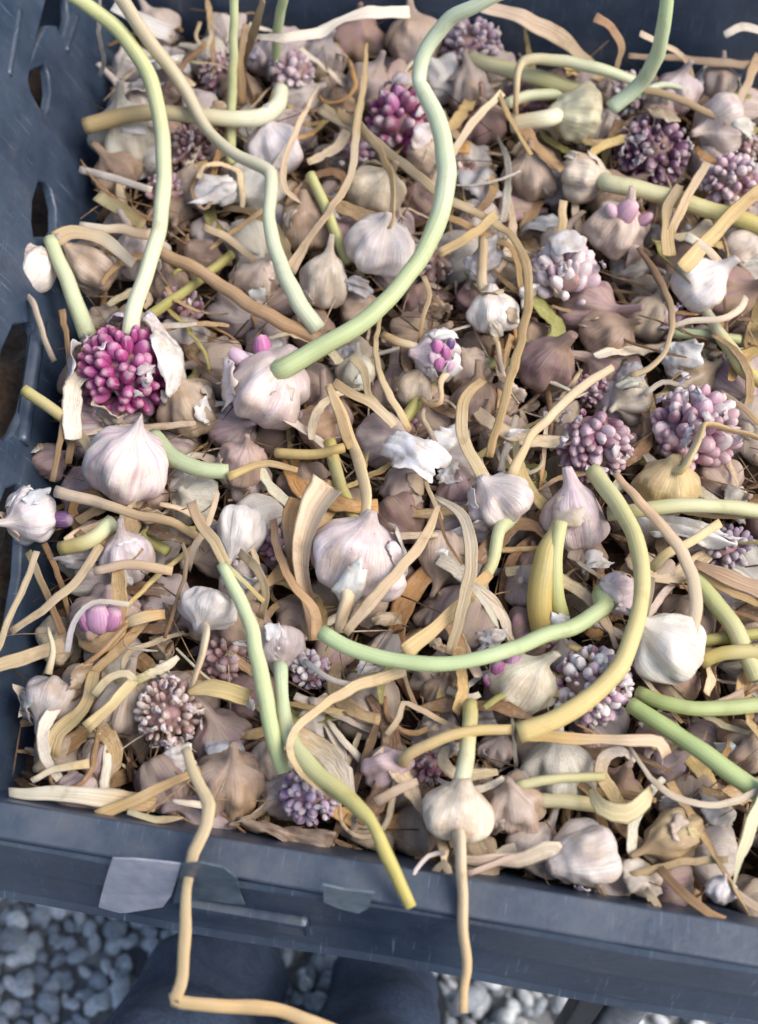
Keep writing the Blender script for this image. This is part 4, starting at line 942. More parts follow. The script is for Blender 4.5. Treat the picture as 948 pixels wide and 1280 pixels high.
# ------------------------------------------------------------------ the heap: stalks and dry leaves
SHEATH = 'dry_leaf'
T([(398, 412, 20), (372, 376, 30), (350, 325, 36), (336, 272, 40), (340, 222, 44), (337, 214, 44), (300, 196, 42), (262, 165, 42), (226, 105, 52), (190, 55, 76), (148, -8, 104)], 18, 20, (.55, .57, .38), (.50, .42, .27), 'long pale green to tan stem bent sharply beside the smooth bluish bulb', nick='sharply bent stem', mid=[24, 22, 20, 19, 20, 20, 17, 17, 20, 20, 20])
T([(110, 420, 6), (94, 380, 14), (78, 335, 22), (62, 298, 26)], 25, 18, GP, GP, 'short thick pale green stem by the left wall bulb', nick='left green stem')
T([(835, -14, 116), (831, 30, 94), (820, 72, 66), (800, 106, 42), (764, 136, 26)], 18, 22, (.46, .54, .28), (.52, .58, .38), 'green stem rising from the sideways yellowish bulb past the far wall', nick='far green stem')
T([(645, 150, 10), (645, 120, 26), (650, 82, 36), (656, 75, 37), (700, 76, 36), (750, 86, 32), (795, 102, 24)], 9, 20, (.50, .34, .16), (.52, .54, .34), 'pale green leaf stalk folded over above the sideways yellowish bulb', mid=[8, 9, 12, 16, 17, 17, 14])
T([(585, 72, 14), (630, 86, 18), (680, 100, 18), (725, 116, 14)], 20, 24, (.42, .38, .18), (.44, .42, .20), 'dull olive stem leading to the sideways yellowish bulb')
T([(628, 132, 14), (660, 121, 16), (705, 117, 12)], 16, 18, (.54, .56, .34), (.54, .56, .34), 'short pale green stub left of the sideways yellowish bulb')
T([(795, 120, 20), (830, 106, 18), (860, 112, 14)], 12, 8, (.54, .58, .40), (.52, .50, .34), 'thin pale green stub beside the mauve-grey bulb')
T([(293, -10, 104), (292, 60, 70), (290, 130, 34), (288, 205, 4)], 13, 13, (.50, .52, .28), (.44, .42, .20), 'straight upright green stem left of the torn pinkish head')
T([(357, -10, 84), (348, 34, 50), (346, 76, 20)], 14, 14, (.44, .52, .28), (.46, .50, .28), 'short green stem curving down to the torn pinkish head')
T([(285, 590, 18), (250, 586, 20), (216, 570, 18), (192, 545, 10)], 22, 24, (.42, .46, .26), (.44, .50, .28), 'pale green stem end below the magenta head')
T([(372, 588, 20), (330, 580, 22), (285, 596, 22)], 8, 12, ST, YS, 'thin straw sliver crossing the mottled brown bulb', flat=.4)
T([(30, 487, 28), (60, 508, 24), (96, 534, 16)], 17, 18, (.48, .42, .16), (.42, .33, .12), 'short cut olive yellow stem pointing at the left wall', nick='cut olive stem')
T([(140, 652, 14), (112, 676, 18), (76, 686, 12)], 22, 20, (.50, .54, .32), (.46, .37, .13), 'curved green yellow stem stub under the bluish white bulb')
T([(182, 398, 6), (228, 366, 10), (290, 318, 8)], 15, 14, OL, OL, 'olive stalk crossing under the long brown stalk')
T([(388, 218, 26), (404, 252, 22), (418, 288, 16), (436, 330, 6)], 15, 18, (.50, .46, .20), (.44, .42, .17), 'yellow green cut stub left of the knobbly white bulb')
T([(278, 706, 34), (296, 742, 34), (314, 785, 34), (328, 850, 32), (340, 915, 28), (354, 966, 20)], 17, 20, (.53, .58, .33), (.46, .50, .24), 'light green stem running down beside the grey striped bulb', nick='light green stem', mid=[16, 18, 20, 23, 23, 21])
T([(280, 704, 36), (300, 722, 34), (330, 752, 28)], 8, 6, (.56, .52, .28), YS, 'little yellow green sliver at the top of the light green stem', flat=.4)
T([(680, 800, 0), (676, 768, 10), (676, 725, 20), (684, 690, 26), (700, 656, 30)], 34, 20, (.46, .33, .10), (.46, .36, .12), 'fat orange olive stem standing beside the tall striped bulb', nick='fat olive stem', mid=[32, 34, 34, 30, 20])
T([(702, 774, 4), (694, 740, 16), (694, 700, 26), (702, 652, 34)], 28, 18, (.46, .46, .18), (.50, .48, .22), 'yellow green stem doubled over beside the fat olive one', mid=[26, 25, 22, 17])
T([(760, 642, 20), (800, 638, 26), (860, 632, 28), (905, 634, 26), (962, 640, 22)], 20, 20, (.50, .48, .24), (.54, .52, .28), 'straight yellow green stem running to the right edge', nick='straight yellow-green stem')
T([(770, 592, 34), (800, 628, 38), (836, 668, 40), (864, 715, 38), (870, 760, 34), (862, 796, 26)], 13, 17, (.58, .38, .22), (.58, .46, .31), 'tan stalk curving down from the dusty rose head to the white peanut bulb', flat=.7, fib=.5, name='dry_stalk', mid=[10, 15, 18, 20, 20, 19])
T([(798, 866, 10), (830, 878, 16), (880, 886, 18), (960, 880, 16)], 22, 24, (.36, .42, .16), (.42, .46, .20), 'dark green stem curving to the right edge below the white peanut bulb', nick='dark green stem')
T([(788, 880, 14), (830, 908, 18), (880, 942, 20), (950, 992, 18)], 24, 30, (.36, .44, .17), (.40, .47, .20), 'thick green stem slanting down under the dark green one', nick='thick slanting stem')
T([(868, 720, 8), (896, 758, 12), (920, 790, 14), (948, 850, 12)], 26, 24, (.46, .46, .20), (.50, .46, .20), 'yellow green stem slanting at the right edge above the dark green one')
T([(876, 828, 12), (905, 816, 16), (962, 816, 16)], 20, 22, (.48, .38, .12), (.46, .38, .11), 'yellow curved stem right of the white peanut bulb')
T([(866, 803, 4), (905, 797, 6), (960, 790, 6)], 18, 18, OL, (.40, .36, .12), 'olive stem lying beneath the yellow curved stem')
T([(880, 385, 10), (905, 425, 14), (930, 460, 16), (960, 484, 14)], 16, 22, (.56, .54, .34), (.52, .43, .14), 'yellow green stem below the clean white oval bulb', mid=[14, 20, 23, 19])
T([(840, 416, 4), (890, 420, 6), (925, 424, 4)], 16, 14, (.44, .50, .28), (.40, .42, .22), 'faint green stalk under the clean white oval bulb')
T([(646, 982, 18), (690, 974, 20), (755, 971, 16)], 15, 13, (.52, .48, .25), (.48, .43, .20), 'level yellow green stem above the tan white-lobed bulb')
T([(672, 1000, 8), (715, 1002, 10), (760, 1010, 6)], 20, 20, (.52, .48, .28), (.50, .40, .18), 'pale olive stem beneath the level one near the near rim')
T([(960, 980, 24), (944, 1020, 26), (928, 1060, 24), (916, 1112, 18)], 30, 8, (.52, .54, .30), (.60, .55, .33), 'pale green leaf hanging at the front right corner', flat=.25, tip=.3, name='green_leaf')
T([(345, 566, 8), (390, 568, 12), (430, 560, 10)], 15, 15, YS, (.46, .33, .12), 'level ochre stalk below the smooth brown oval bulb')
T([(412, 552, 8), (424, 600, 6), (444, 650, 2)], 18, 18, (.50, .40, .12), (.42, .36, .12), 'yellow olive stalk going down to the biggest middle bulb')
T([(490, 545, 0), (560, 462, 4), (640, 455, 0)], 18, 18, OL, (.38, .35, .14), 'dull olive stalk under the split purple bulb')
T([(210, 690, 6), (180, 668, 6), (245, 664, 2)], 15, 14, OL, OL, 'short olive scrap of stalk by the violet-streaked bulb')

# straw and leaves
T([(190, 310, 14), (240, 336, 20), (300, 372, 24), (352, 400, 22), (398, 424, 16)], 22, 24, (.46, .30, .16), (.40, .25, .13), 'long straight brown stalk crossing towards the kinked-stem bulb', nick='long brown stalk', flat=.8, fib=.55, name='dry_stalk')
T([(402, 136, 20), (450, 165, 26), (500, 202, 28), (556, 246, 28), (616, 278, 28), (648, 306, 30), (661, 345, 32), (654, 410, 30), (634, 490, 26), (612, 572, 18)], 15, 13, (.46, .36, .22), (.52, .34, .15), 'very long straw bowing down from the far bulbs past the walnut brown bulb', nick='long bowed straw', flat=.5, name='dry_stalk', mid=[20, 20, 18, 16, 15, 14, 15, 16, 18, 14])
T([(540, 262, 20), (600, 290, 22), (640, 312, 20), (652, 360, 16)], 10, 8, ST, ST, 'second thinner straw beside the very long bowed straw', flat=.4)
T([(459, 54, 42), (455, 100, 38), (446, 160, 34), (438, 220, 30), (414, 262, 26), (386, 300, 20), (362, 340, 12)], 5, 12, (.60, .44, .22), (.52, .38, .24), 'thin tan straw with a spike tip left of the open purple bulb', flat=.4, mid=[3, 9, 11, 10, 11, 12, 18])
T([(322, 46, 46), (360, 48, 50), (405, 40, 52), (428, 26, 58), (460, 16, 62), (512, 16, 58)], 14, 14, SW, SW, 'whitish flat leaf strip along the far wall', flat=.25, fib=.4, mid=[8, 14, 16, 11, 18, 16])
T([(330, 0, 84), (318, 40, 52), (306, 90, 10), (318, 130, 4)], 12, 10, ST, SB, 'tan leaf strip standing at the far left beside the whitish one', flat=.3)
T([(412, 484, 42), (424, 522, 36), (440, 560, 32)], 8, 12, (.58, .42, .24), ST, 'small tan blade by the stalk of the biggest middle bulb', flat=.3)
T([(415, 612, 36), (394, 640, 32), (382, 672, 28), (384, 712, 22), (392, 752, 12), (396, 800, 4)], 56, 22, (.66, .50, .32), (.50, .33, .19), 'wide papery tan sheath opening upward left of the biggest middle bulb', flat=.2, fold=.9, roll=.5, nick='papery tan sheath', mid=[50, 44, 30, 24, 22, 18], fib=.6, name='dry_leaf')
T([(372, 625, 24), (362, 650, 20), (366, 690, 14), (372, 720, 8)], 26, 12, SO, (.44, .24, .09), 'orange brown leaf inside the papery tan sheath', flat=.25)
T([(548, 632, 40), (534, 668, 40), (500, 712, 38), (462, 754, 36), (432, 792, 28)], 8, 18, (.64, .47, .27), (.60, .44, .28), 'tan straw slanting across the biggest middle bulb', flat=.4, mid=[8, 14, 16, 18, 12])
T([(545, 622, 38), (574, 640, 42), (588, 672, 42), (588, 720, 40), (576, 768, 34), (562, 818, 24)], 7, 20, (.70, .57, .38), (.64, .47, .26), 'pale broad leaf bowing down to the mint green stem', flat=.25, mid=[6, 14, 18, 20, 18, 14])
T([(548, 640, 30), (556, 670, 26), (578, 706, 20)], 6, 4, SB, SB, 'dark thin sliver inside the bowed pale leaf', flat=.5)
T([(590, 732, 34), (608, 756, 32), (624, 786, 28)], 9, 13, SW, (.72, .62, .46), 'pale curled leaf tip below the pink-lobed bulb', flat=.3, tip=.4)
T([(592, 730, 32), (612, 742, 30), (630, 762, 24)], 7, 10, SW, SP, 'second small pale leaf tip beside the curled one', flat=.3, tip=.4)
T([(612, 716, 24), (582, 748, 28), (545, 784, 28), (505, 815, 28)], 15, 24, ST, (.62, .46, .22), 'broad tan leaf laid behind the mint green stem', flat=.3)
T([(506, 838, 22), (460, 852, 28), (415, 874, 32), (378, 902, 34), (362, 936, 34), (372, 962, 34), (398, 985, 34), (426, 1002, 30)], 14, 10, (.66, .50, .28), (.66, .51, .28), 'pale straw hooked round beside the lavender head', flat=.45, nick='hooked straw', mid=[20, 16, 13, 13, 12, 12, 13, 8])
T([(448, 856, 22), (420, 852, 20), (380, 826, 14)], 8, 10, SW, PGREY, 'thin greyish stalk end left of the mint green stem', flat=.6)
T([(342, 650, 12), (348, 690, 18), (366, 730, 22), (392, 762, 20), (396, 800, 12)], 10, 15, (.42, .25, .12), (.56, .36, .18), 'brown bent leaf left of the biggest middle bulb', flat=.35)
T([(70, 614, 26), (110, 626, 28), (160, 640, 28), (210, 652, 26), (246, 670, 22)], 22, 16, (.52, .38, .27), (.44, .30, .14), 'long tan stalk lying across below the freckled pointed bulb', flat=.75, fib=.5, name='dry_stalk', nick='long tan stalk')
T([(240, 628, 32), (252, 656, 34), (272, 684, 34), (284, 708, 32)], 15, 15, (.60, .42, .25), (.58, .46, .25), 'tan leaf folded at the top of the light green stem', flat=.35)
T([(272, 616, 30), (262, 650, 26), (244, 684, 18), (234, 712, 8)], 7, 12, (.66, .52, .34), (.54, .42, .29), 'narrow pale leaf beside the folded tan one', flat=.3)
T([(222, 664, 16), (234, 700, 18), (222, 750, 16), (206, 798, 8)], 8, 7, (.44, .33, .22), SB, 'thin grey brown stalk left of the root-up white bulb', flat=.5)
T([(300, 690, 16), (322, 710, 22), (334, 745, 20), (326, 772, 10)], 12, 14, (.60, .48, .28), (.48, .36, .20), 'curved tan leaf at the right of the root-up white bulb', flat=.25)
T([(236, 866, 20), (268, 858, 24), (312, 872, 20)], 10, 30, (.58, .43, .20), (.60, .45, .20), 'yellowish tan blade under the root-up white bulb', flat=.2, mid=[8, 28, 26])
T([(46, 690, 16), (30, 732, 20), (4, 795, 18), (-12, 830, 14)], 12, 13, (.54, .42, .27), (.62, .49, .29), 'pale straw leaning out at the left wall', flat=.5)
T([(126, 682, 14), (96, 726, 18), (52, 764, 20), (14, 790, 16)], 15, 13, (.48, .37, .23), (.54, .42, .26), 'straw slanting down to the left wall beside the pale one', flat=.5)
T([(36, 690, 6), (58, 740, 8), (78, 792, 4)], 11, 11, (.38, .30, .16), SB, 'dim straw crossing under at the left wall', flat=.5)
T([(56, 680, 6), (74, 720, 6), (90, 780, 2)], 11, 8, SB, SB, 'brown stalk below the bluish white bulb', flat=.5)
T([(-8, 834, 14), (30, 820, 16), (80, 806, 12)], 18, 22, (.60, .47, .28), (.52, .38, .23), 'broad tan leaf end poking at the left wall above the dull grey bulb', flat=.25)
T([(118, 714, 22), (164, 706, 26), (216, 714, 22)], 15, 16, (.52, .38, .26), (.48, .34, .20), 'short brown stalk piece on the violet-streaked bulb', flat=.7)
T([(84, 815, 22), (92, 780, 26), (116, 754, 28), (162, 756, 24)], 9, 8, PGREY, (.58, .50, .42), 'grey curved peel arching over the bared-clove bulb', flat=.35)
T([(160, 778, 14), (184, 770, 16), (206, 768, 12)], 16, 14, (.52, .40, .22), ST, 'short tan blade right of the bared-clove bulb', flat=.3)
T([(60, 842, 20), (66, 815, 24), (60, 784, 26)], 14, 5, (.48, .38, .22), (.56, .46, .28), 'withered neck spike above the dull grey bulb', flat=.6)
T([(96, 840, 12), (130, 812, 18), (160, 780, 16)], 9, 7, SB, SB, 'brown straw slanting up from the dull grey bulb', flat=.6)
T([(118, 868, 20), (138, 846, 26), (160, 842, 26), (168, 852, 22)], 12, 11, (.62, .52, .30), (.66, .56, .36), 'pale looped leaf over the papery grey-tan bulb', flat=.3)
T([(168, 850, 22), (140, 880, 24), (108, 910, 20)], 14, 18, (.56, .44, .22), (.60, .46, .22), 'yellowish leaf slanting below the looped leaf', flat=.25)
T([(118, 840, 10), (108, 880, 14), (72, 920, 12), (64, 945, 8)], 16, 32, (.50, .36, .16), (.56, .42, .20), 'wide tan leaf end near the front left corner', flat=.2)
T([(232, 936, 30), (246, 972, 34), (264, 1010, 38), (262, 1020, 38), (244, 1062, 36), (234, 1110, 30), (232, 1180, 20), (221, 1244, 10), (219, 1250, 9), (258, 1256, 8), (320, 1258, 4), (372, 1268, 0), (420, 1290, -4)], 15, 18, (.62, .48, .28), (.58, .40, .19), 'long straw hanging over the near rim, bent twice, its end off the frame', flat=.55, nick='hanging straw', mid=[17, 20, 24, 24, 22, 18, 22, 20, 25, 25, 26, 25, 24], fib=.5)
T([(12, 990, 12), (50, 992, 14), (100, 994, 14), (150, 1000, 10), (195, 1004, 6)], 18, 24, (.72, .66, .52), (.52, .36, .18), 'whitish flat leaf lying along the near rim at the front left', flat=.2, mid=[14, 22, 24, 26, 22])
T([(40, 976, 14), (66, 962, 18), (112, 954, 16)], 9, 14, (.68, .60, .44), (.60, .46, .25), 'pale leaf tip above the whitish flat leaf', flat=.25)
T([(122, 1020, 10), (160, 1004, 14), (200, 984, 16), (250, 962, 12)], 18, 12, (.54, .38, .18), (.46, .32, .16), 'brown leaf slanting under the hanging straw', flat=.3)
T([(160, 1014, 14), (195, 1024, 14), (230, 1022, 12)], 9, 11, (.70, .60, .38), (.64, .50, .30), 'short pale leaf tip lying on the near rim', flat=.25, tip=.3)
T([(648, 918, 30), (690, 920, 30), (750, 925, 30), (800, 926, 30), (824, 928, 28), (832, 944, 22)], 20, 18, (.60, .40, .15), (.64, .46, .28), 'tan leaf running on from the arching stem, end curled over', flat=.35, nick='curl-ended leaf', mid=[18, 18, 15, 15, 18, 20])
T([(786, 932, 18), (806, 962, 24), (836, 992, 28), (876, 1006, 28), (920, 1000, 26), (962, 982, 24)], 8, 15, (.58, .45, .31), (.70, .58, .42), 'thin pale stalk arcing up to the right edge at the front', flat=.5, nick='thin arcing stalk', mid=[7, 10, 12, 13, 14, 16])
T([(740, 986, 22), (752, 1008, 26), (780, 1016, 26), (806, 1000, 26), (814, 984, 22)], 20, 10, (.66, .56, .30), (.66, .54, .32), 'cream crescent-shaped leaf curl under the level yellow green stem', flat=.25, mid=[12, 26, 28, 22, 8], roll=.5)
T([(868, 704, 14), (905, 720, 18), (962, 742, 16)], 16, 26, (.52, .35, .22), (.46, .31, .20), 'brown pleated leaf at the right edge above the olive stems', flat=.3, mid=[10, 20, 28])
T([(872, 716, 12), (910, 738, 14), (962, 760, 12)], 8, 12, (.56, .38, .18), ST, 'narrow tan leaf below the brown pleated one', flat=.3)
T([(900, 654, 26), (866, 676, 28), (830, 694, 26), (814, 712, 20)], 16, 15, (.60, .47, .25), (.52, .42, .20), 'cut yellowish stalk crossing the white skin strip', flat=.7)
T([(766, 459, 30), (730, 482, 32), (688, 520, 32), (656, 558, 30), (640, 596, 24)], 14, 17, (.56, .41, .25), (.54, .38, .20), 'tan stalk slanting up past the small rosy head', flat=.6, name='dry_stalk', mid=[13, 15, 15, 13, 20])
T([(646, 520, 8), (634, 560, 14), (626, 590, 16)], 12, 12, (.38, .32, .24), (.44, .36, .26), 'dull grey stalk piece above the pink-lobed bulb', flat=.6)
T([(798, 310, 22), (822, 344, 26), (840, 390, 26), (836, 430, 24), (812, 460, 20), (788, 470, 16)], 8, 11, SD, (.50, .37, .20), 'dark thin stalk curving down right of the dull brown bulb', flat=.6, mid=[6, 13, 12, 10, 11, 13])
T([(838, 410, 22), (860, 402, 26), (905, 398, 28), (926, 386, 28), (932, 372, 26)], 9, 13, (.56, .46, .32), (.60, .48, .34), 'pale bent stalk below the clean white oval bulb', flat=.55)
T([(852, 336, 30), (888, 300, 34), (922, 262, 36), (960, 230, 36)], 22, 20, (.62, .45, .20), (.58, .40, .18), 'wide straw leaf slanting up to the right edge', flat=.3, nick='wide straw leaf')
T([(838, 292, 28), (852, 262, 32), (868, 232, 34), (884, 204, 36)], 14, 12, (.56, .41, .22), (.58, .43, .27), 'straw crossing the yellow stem beside the blackish purple head', flat=.4)
T([(836, 320, 26), (832, 290, 28), (836, 258, 30), (850, 232, 30)], 20, 12, (.52, .37, .18), (.44, .32, .19), 'folded tan leaf below the blackish purple head', flat=.3)
T([(858, 296, 34), (884, 312, 32), (900, 330, 26)], 15, 13, SW, SP, 'cream stub of leaf under the wide straw leaf', flat=.5)
T([(800, 112, 24), (826, 116, 26), (862, 130, 26), (910, 152, 24)], 12, 11, (.42, .30, .16), (.40, .27, .15), 'brown stalk lying onto the pinkish far-right bulb', flat=.6)
T([(598, 8, 62), (650, 22, 54), (700, 48, 34), (740, 84, 14)], 16, 22, (.50, .38, .27), (.42, .31, .20), 'broad tan leaf leaning on the far wall', flat=.25, mid=[14, 22, 24, 16])
T([(744, 22, 64), (764, 34, 60), (776, 58, 44), (768, 92, 18)], 14, 10, (.42, .24, .13), (.50, .36, .22), 'brown hooked leaf against the far wall', flat=.3)
T([(786, 70, 16), (830, 72, 18), (880, 76, 18), (950, 84, 16)], 10, 13, (.46, .33, .22), (.36, .24, .15), 'level brown stalk along the far wall', flat=.5)
T([(800, 42, 50), (840, 62, 36), (862, 84, 14), (866, 104, 8)], 10, 9, (.60, .48, .34), (.40, .28, .18), 'tan leaf tip crossing the level brown stalk', flat=.35)
T([(906, 44, 46), (928, 34, 50), (960, 42, 48)], 12, 12, SW, (.70, .62, .50), 'white leaf tip at the far right corner', flat=.3)
T([(950, 70, 16), (936, 98, 18), (922, 134, 12)], 16, 10, (.52, .37, .22), (.46, .34, .22), 'short straw above the pinkish far-right bulb', flat=.4)
T([(622, 114, 28), (638, 150, 28), (664, 194, 22)], 8, 7, (.60, .42, .19), (.58, .40, .18), 'thin orange straw left of the sideways yellowish bulb', flat=.45)
T([(628, 116, 28), (592, 152, 26), (562, 198, 20), (536, 240, 8)], 10, 12, (.66, .52, .32), (.56, .44, .30), 'pale straw slanting down behind the kinked green stem', flat=.4)
T([(648, 152, 16), (672, 186, 20), (706, 214, 20)], 16, 18, (.42, .26, .13), (.44, .27, .13), 'brown leaf lying onto the yellow-stemmed bulb', flat=.35)
T([(704, 252, 16), (702, 284, 16), (700, 306, 12)], 14, 12, (.60, .44, .25), ST, 'short straw hanging below the yellow-stemmed bulb', flat=.5)
T([(620, 268, 30), (586, 296, 28), (548, 318, 20)], 14, 13, (.50, .36, .16), (.54, .38, .17), 'tan leaf tip crossing the very long bowed straw', flat=.35)
T([(476, 396, 20), (470, 430, 24), (476, 470, 26), (502, 520, 24), (512, 538, 18)], 9, 13, (.42, .32, .17), (.55, .40, .20), 'bent straw left of the split purple bulb', flat=.5, mid=[7, 10, 11, 14, 10])
T([(418, 478, 30), (440, 492, 30), (466, 505, 28), (494, 532, 22)], 13, 14, (.56, .40, .22), (.64, .50, .32), 'flat tan leaf pointing at the white skin scrap', flat=.3)
T([(440, 445, 22), (456, 464, 24), (462, 496, 24), (474, 506, 20)], 12, 9, (.62, .48, .29), (.56, .42, .24), 'curled pale leaf beside the tiny greenish bulb', flat=.3)
T([(530, 346, 18), (538, 370, 22), (530, 395, 20), (524, 430, 10)], 9, 8, (.54, .40, .22), ST, 'short hooked straw above the split purple bulb', flat=.5)
T([(526, 584, 28), (540, 620, 26), (552, 650, 22)], 5, 11, ST, (.56, .40, .22), 'thin straw hanging from the white skin scrap', flat=.5)
T([(78, 388, 18), (86, 440, 22), (84, 500, 22), (72, 570, 18), (66, 602, 12)], 10, 10, (.36, .22, .11), (.40, .25, .12), 'dark brown straw standing left of the magenta head', flat=.5, nick='dark brown straw')
T([(90, 450, 12), (94, 520, 14), (86, 580, 8)], 12, 12, (.42, .25, .12), (.38, .22, .10), 'second brown straw behind the dark one by the magenta head', flat=.4)
T([(96, 538, 18), (112, 560, 18), (116, 582, 12)], 14, 12, (.58, .44, .27), (.50, .38, .22), 'short tan leaf left of the freckled pointed bulb', flat=.3)
T([(100, 212, 12), (140, 222, 16), (190, 238, 12)], 13, 13, (.54, .46, .38), (.50, .42, .34), 'greyish pale stalk below the wall-side greenish bulb', flat=.6)
T([(122, 245, 10), (150, 262, 12), (180, 282, 10)], 18, 18, (.46, .36, .16), (.44, .34, .15), 'olive tan leaf fork near the left wall', flat=.35)
T([(70, 300, 24), (92, 290, 26), (130, 300, 24), (168, 330, 16)], 22, 16, (.56, .42, .25), (.62, .52, .38), 'folded tan leaf lying above the papery tan left bulb', flat=.35, mid=[26, 22, 18, 16])
T([(100, 282, 20), (140, 286, 22), (190, 294, 18)], 14, 18, (.66, .58, .44), (.54, .38, .22), 'pale stalk lying behind the folded tan leaf', flat=.6)
T([(255, 284, 22), (290, 302, 22), (318, 326, 16)], 13, 12, (.60, .46, .29), (.52, .38, .22), 'short tan straw below the white torn skin scrap', flat=.5)
T([(270, 240, 6), (256, 262, 8), (240, 236, 6), (262, 205, 2)], 8, 8, (.40, .28, .18), SB, 'thin dark stalk beside the white torn skin scrap', flat=.5)
T([(126, -8, 90), (124, 40, 66), (130, 80, 40), (124, 96, 28)], 5, 7, SW, (.52, .46, .40), 'thin whitish strip hanging at the far left wall', flat=.3)
T([(142, 8, 50), (180, 28, 46), (212, 42, 36)], 16, 26, (.66, .63, .60), (.60, .56, .52), 'pale grey sheet of leaf at the far left', flat=.2)
T([(250, 28, 20), (246, 50, 24), (256, 60, 24), (264, 48, 22), (262, 36, 18)], 6, 7, (.48, .38, .22), (.54, .44, .29), 'little curled tendril near the far left', flat=.5)
T([(210, 108, 6), (232, 80, 18), (258, 54, 30)], 10, 8, (.38, .24, .14), SB, 'brown stalk beside the little curled tendril', flat=.5)
T([(304, 130, 14), (300, 80, 40), (308, 30, 64)], 9, 10, (.44, .28, .13), (.48, .32, .18), 'upright brown leaf beside the straight upright green stem', flat=.35)
T([(560, 862, 8), (590, 872, 14), (600, 868, 14)], 12, 9, SP, SW, 'pale bent leaf tip right of the small round tan bulb', flat=.3)
T([(484, 918, 14), (500, 896, 18), (504, 880, 16), (540, 896, 14), (574, 912, 8)], 10, 9, (.60, .46, .29), (.50, .36, .23), 'folded tan leaf above the bent-stem pinkish bulb', flat=.3)
T([(504, 838, 10), (514, 870, 10), (524, 890, 6)], 7, 7, (.50, .36, .20), SB, 'short thin straw below the mint green stem', flat=.5)
T([(470, 1002, 16), (496, 988, 20), (522, 976, 20)], 16, 11, (.50, .38, .26), (.54, .42, .31), 'tan leaf end left of the near-rim cream bulb', flat=.35)
T([(514, 1112, 22), (520, 1088, 26), (536, 1070, 26), (556, 1066, 20)], 6, 8, (.66, .58, .54), (.62, .52, .46), 'thin pale root strand curling over the near rim', flat=.8)
T([(520, 1120, 14), (524, 1128, 16), (520, 1138, 14)], 9, 6, (.40, .24, .17), (.44, .29, .22), 'tiny brown leaf curl at the tip of the yellow hanging stem', flat=.3)
T([(540, 1095, 16), (556, 1078, 20), (562, 1092, 18)], 11, 9, SP, SP, 'small cream leaf curl left of the straw tail', flat=.35)
T([(585, 1092, 14), (640, 1072, 14), (700, 1060, 10)], 10, 12, (.66, .50, .40), (.58, .44, .34), 'pinkish tan stalk along the near rim', flat=.5)
T([(825, 1086, 14), (850, 1112, 18), (878, 1136, 18), (906, 1150, 14)], 14, 12, (.36, .21, .10), (.42, .26, .13), 'dark brown leaf lying over the near rim at the front right', flat=.3)
T([(790, 1094, 10), (850, 1078, 14), (910, 1074, 12)], 11, 10, (.46, .33, .17), (.48, .35, .19), 'level straw below the yellow striped bulb', flat=.4)
T([(900, 1100, 12), (930, 1124, 12), (960, 1142, 8)], 14, 12, (.58, .46, .33), (.50, .38, .26), 'tan leaf end at the front right corner', flat=.3)
T([(806, 1150, 4), (822, 1132, 12), (806, 1112, 12)], 8, 12, SP, (.58, .46, .30), 'pale peel under the tan skin flake at the rim', flat=.3)
T([(690, 968, 2), (720, 946, 4), (770, 938, 2)], 14, 14, (.44, .30, .19), SB, 'brown leaf behind the level yellow green stem', flat=.3)
T([(930, 872, 10), (890, 886, 16), (876, 884, 20)], 30, 6, (.46, .34, .24), (.58, .44, .31), 'brown pointed leaf beside the dark green stem', flat=.2)
T([(590, 880, 8), (586, 915, 4), (575, 960, 0)], 18, 16, (.50, .40, .14), (.46, .36, .14), 'ochre stub under the green stem of the near-rim cream bulb')
T([(716, 700, 6), (728, 668, 8), (742, 640, 6)], 18, 15, (.46, .36, .28), (.40, .30, .22), 'grey tan leaf behind the tall striped bulb', flat=.3)
T([(815, 722, 10), (812, 748, 14), (800, 790, 8)], 10, 9, (.42, .36, .25), (.38, .30, .20), 'grey twisted stalk above the white peanut bulb', flat=.5)
T([(640, 420, 4), (628, 460, 6), (624, 520, 2)], 11, 9, ST, ST, 'dim straw beside the walnut brown bulb', flat=.5)
T([(900, 500, 22), (860, 484, 24), (828, 478, 24), (806, 494, 20)], 6, 9, (.54, .43, .27), (.56, .48, .37), 'thin straw across the top of the largest pink head', flat=.5)
T([(900, 490, 18), (930, 510, 20), (960, 540, 16)], 9, 9, (.46, .34, .23), ST, 'thin brown straw at the right edge above the ochre neck', flat=.5)
#@@FILL@@

# ------------------------------------------------------------------ the heap: what lies underneath
def in_crate(p, m=0.0):
    """inside the walls at heap height"""
    t = (p.y - YC)/(YB - YC); xl = at(-12, 985).x*(1-t) + at(124, 8).x*t
    return xl+.012+m < p.x < XR-.03-m and YC+.026+m < p.y < YB-.012-m

def where(px, py, k):
    ms = sorted((math.hypot(x-px, y-py), n) for x, y, n in MARKS)
    a = ms[0][1]
    opts = [f'beside the {a}', f'close to the {a}'] if ms[0][0] < 75 else []
    opts += [f'between the {a} and the {ms[j][1]}' for j in (1, 2, 3)] + [f'between the {ms[1][1]} and the {ms[2][1]}', f'near the {ms[0][1]} and the {ms[3][1]}', f'near the {ms[0][1]} and the {ms[4][1]}', f'near the {ms[1][1]} and the {ms[3][1]}', f'not far from the {ms[1][1]}']
    return opts

def own_label(heads, px, py):
    for j in range(9):
        for hd in heads:
            o = where(px, py, 0)
            if j < len(o):
                s = f'{hd} {o[j]}'
                if s not in USED and len(s.split()) <= 16: return s
    return f'{heads[0]} {where(px, py, 0)[0]}'

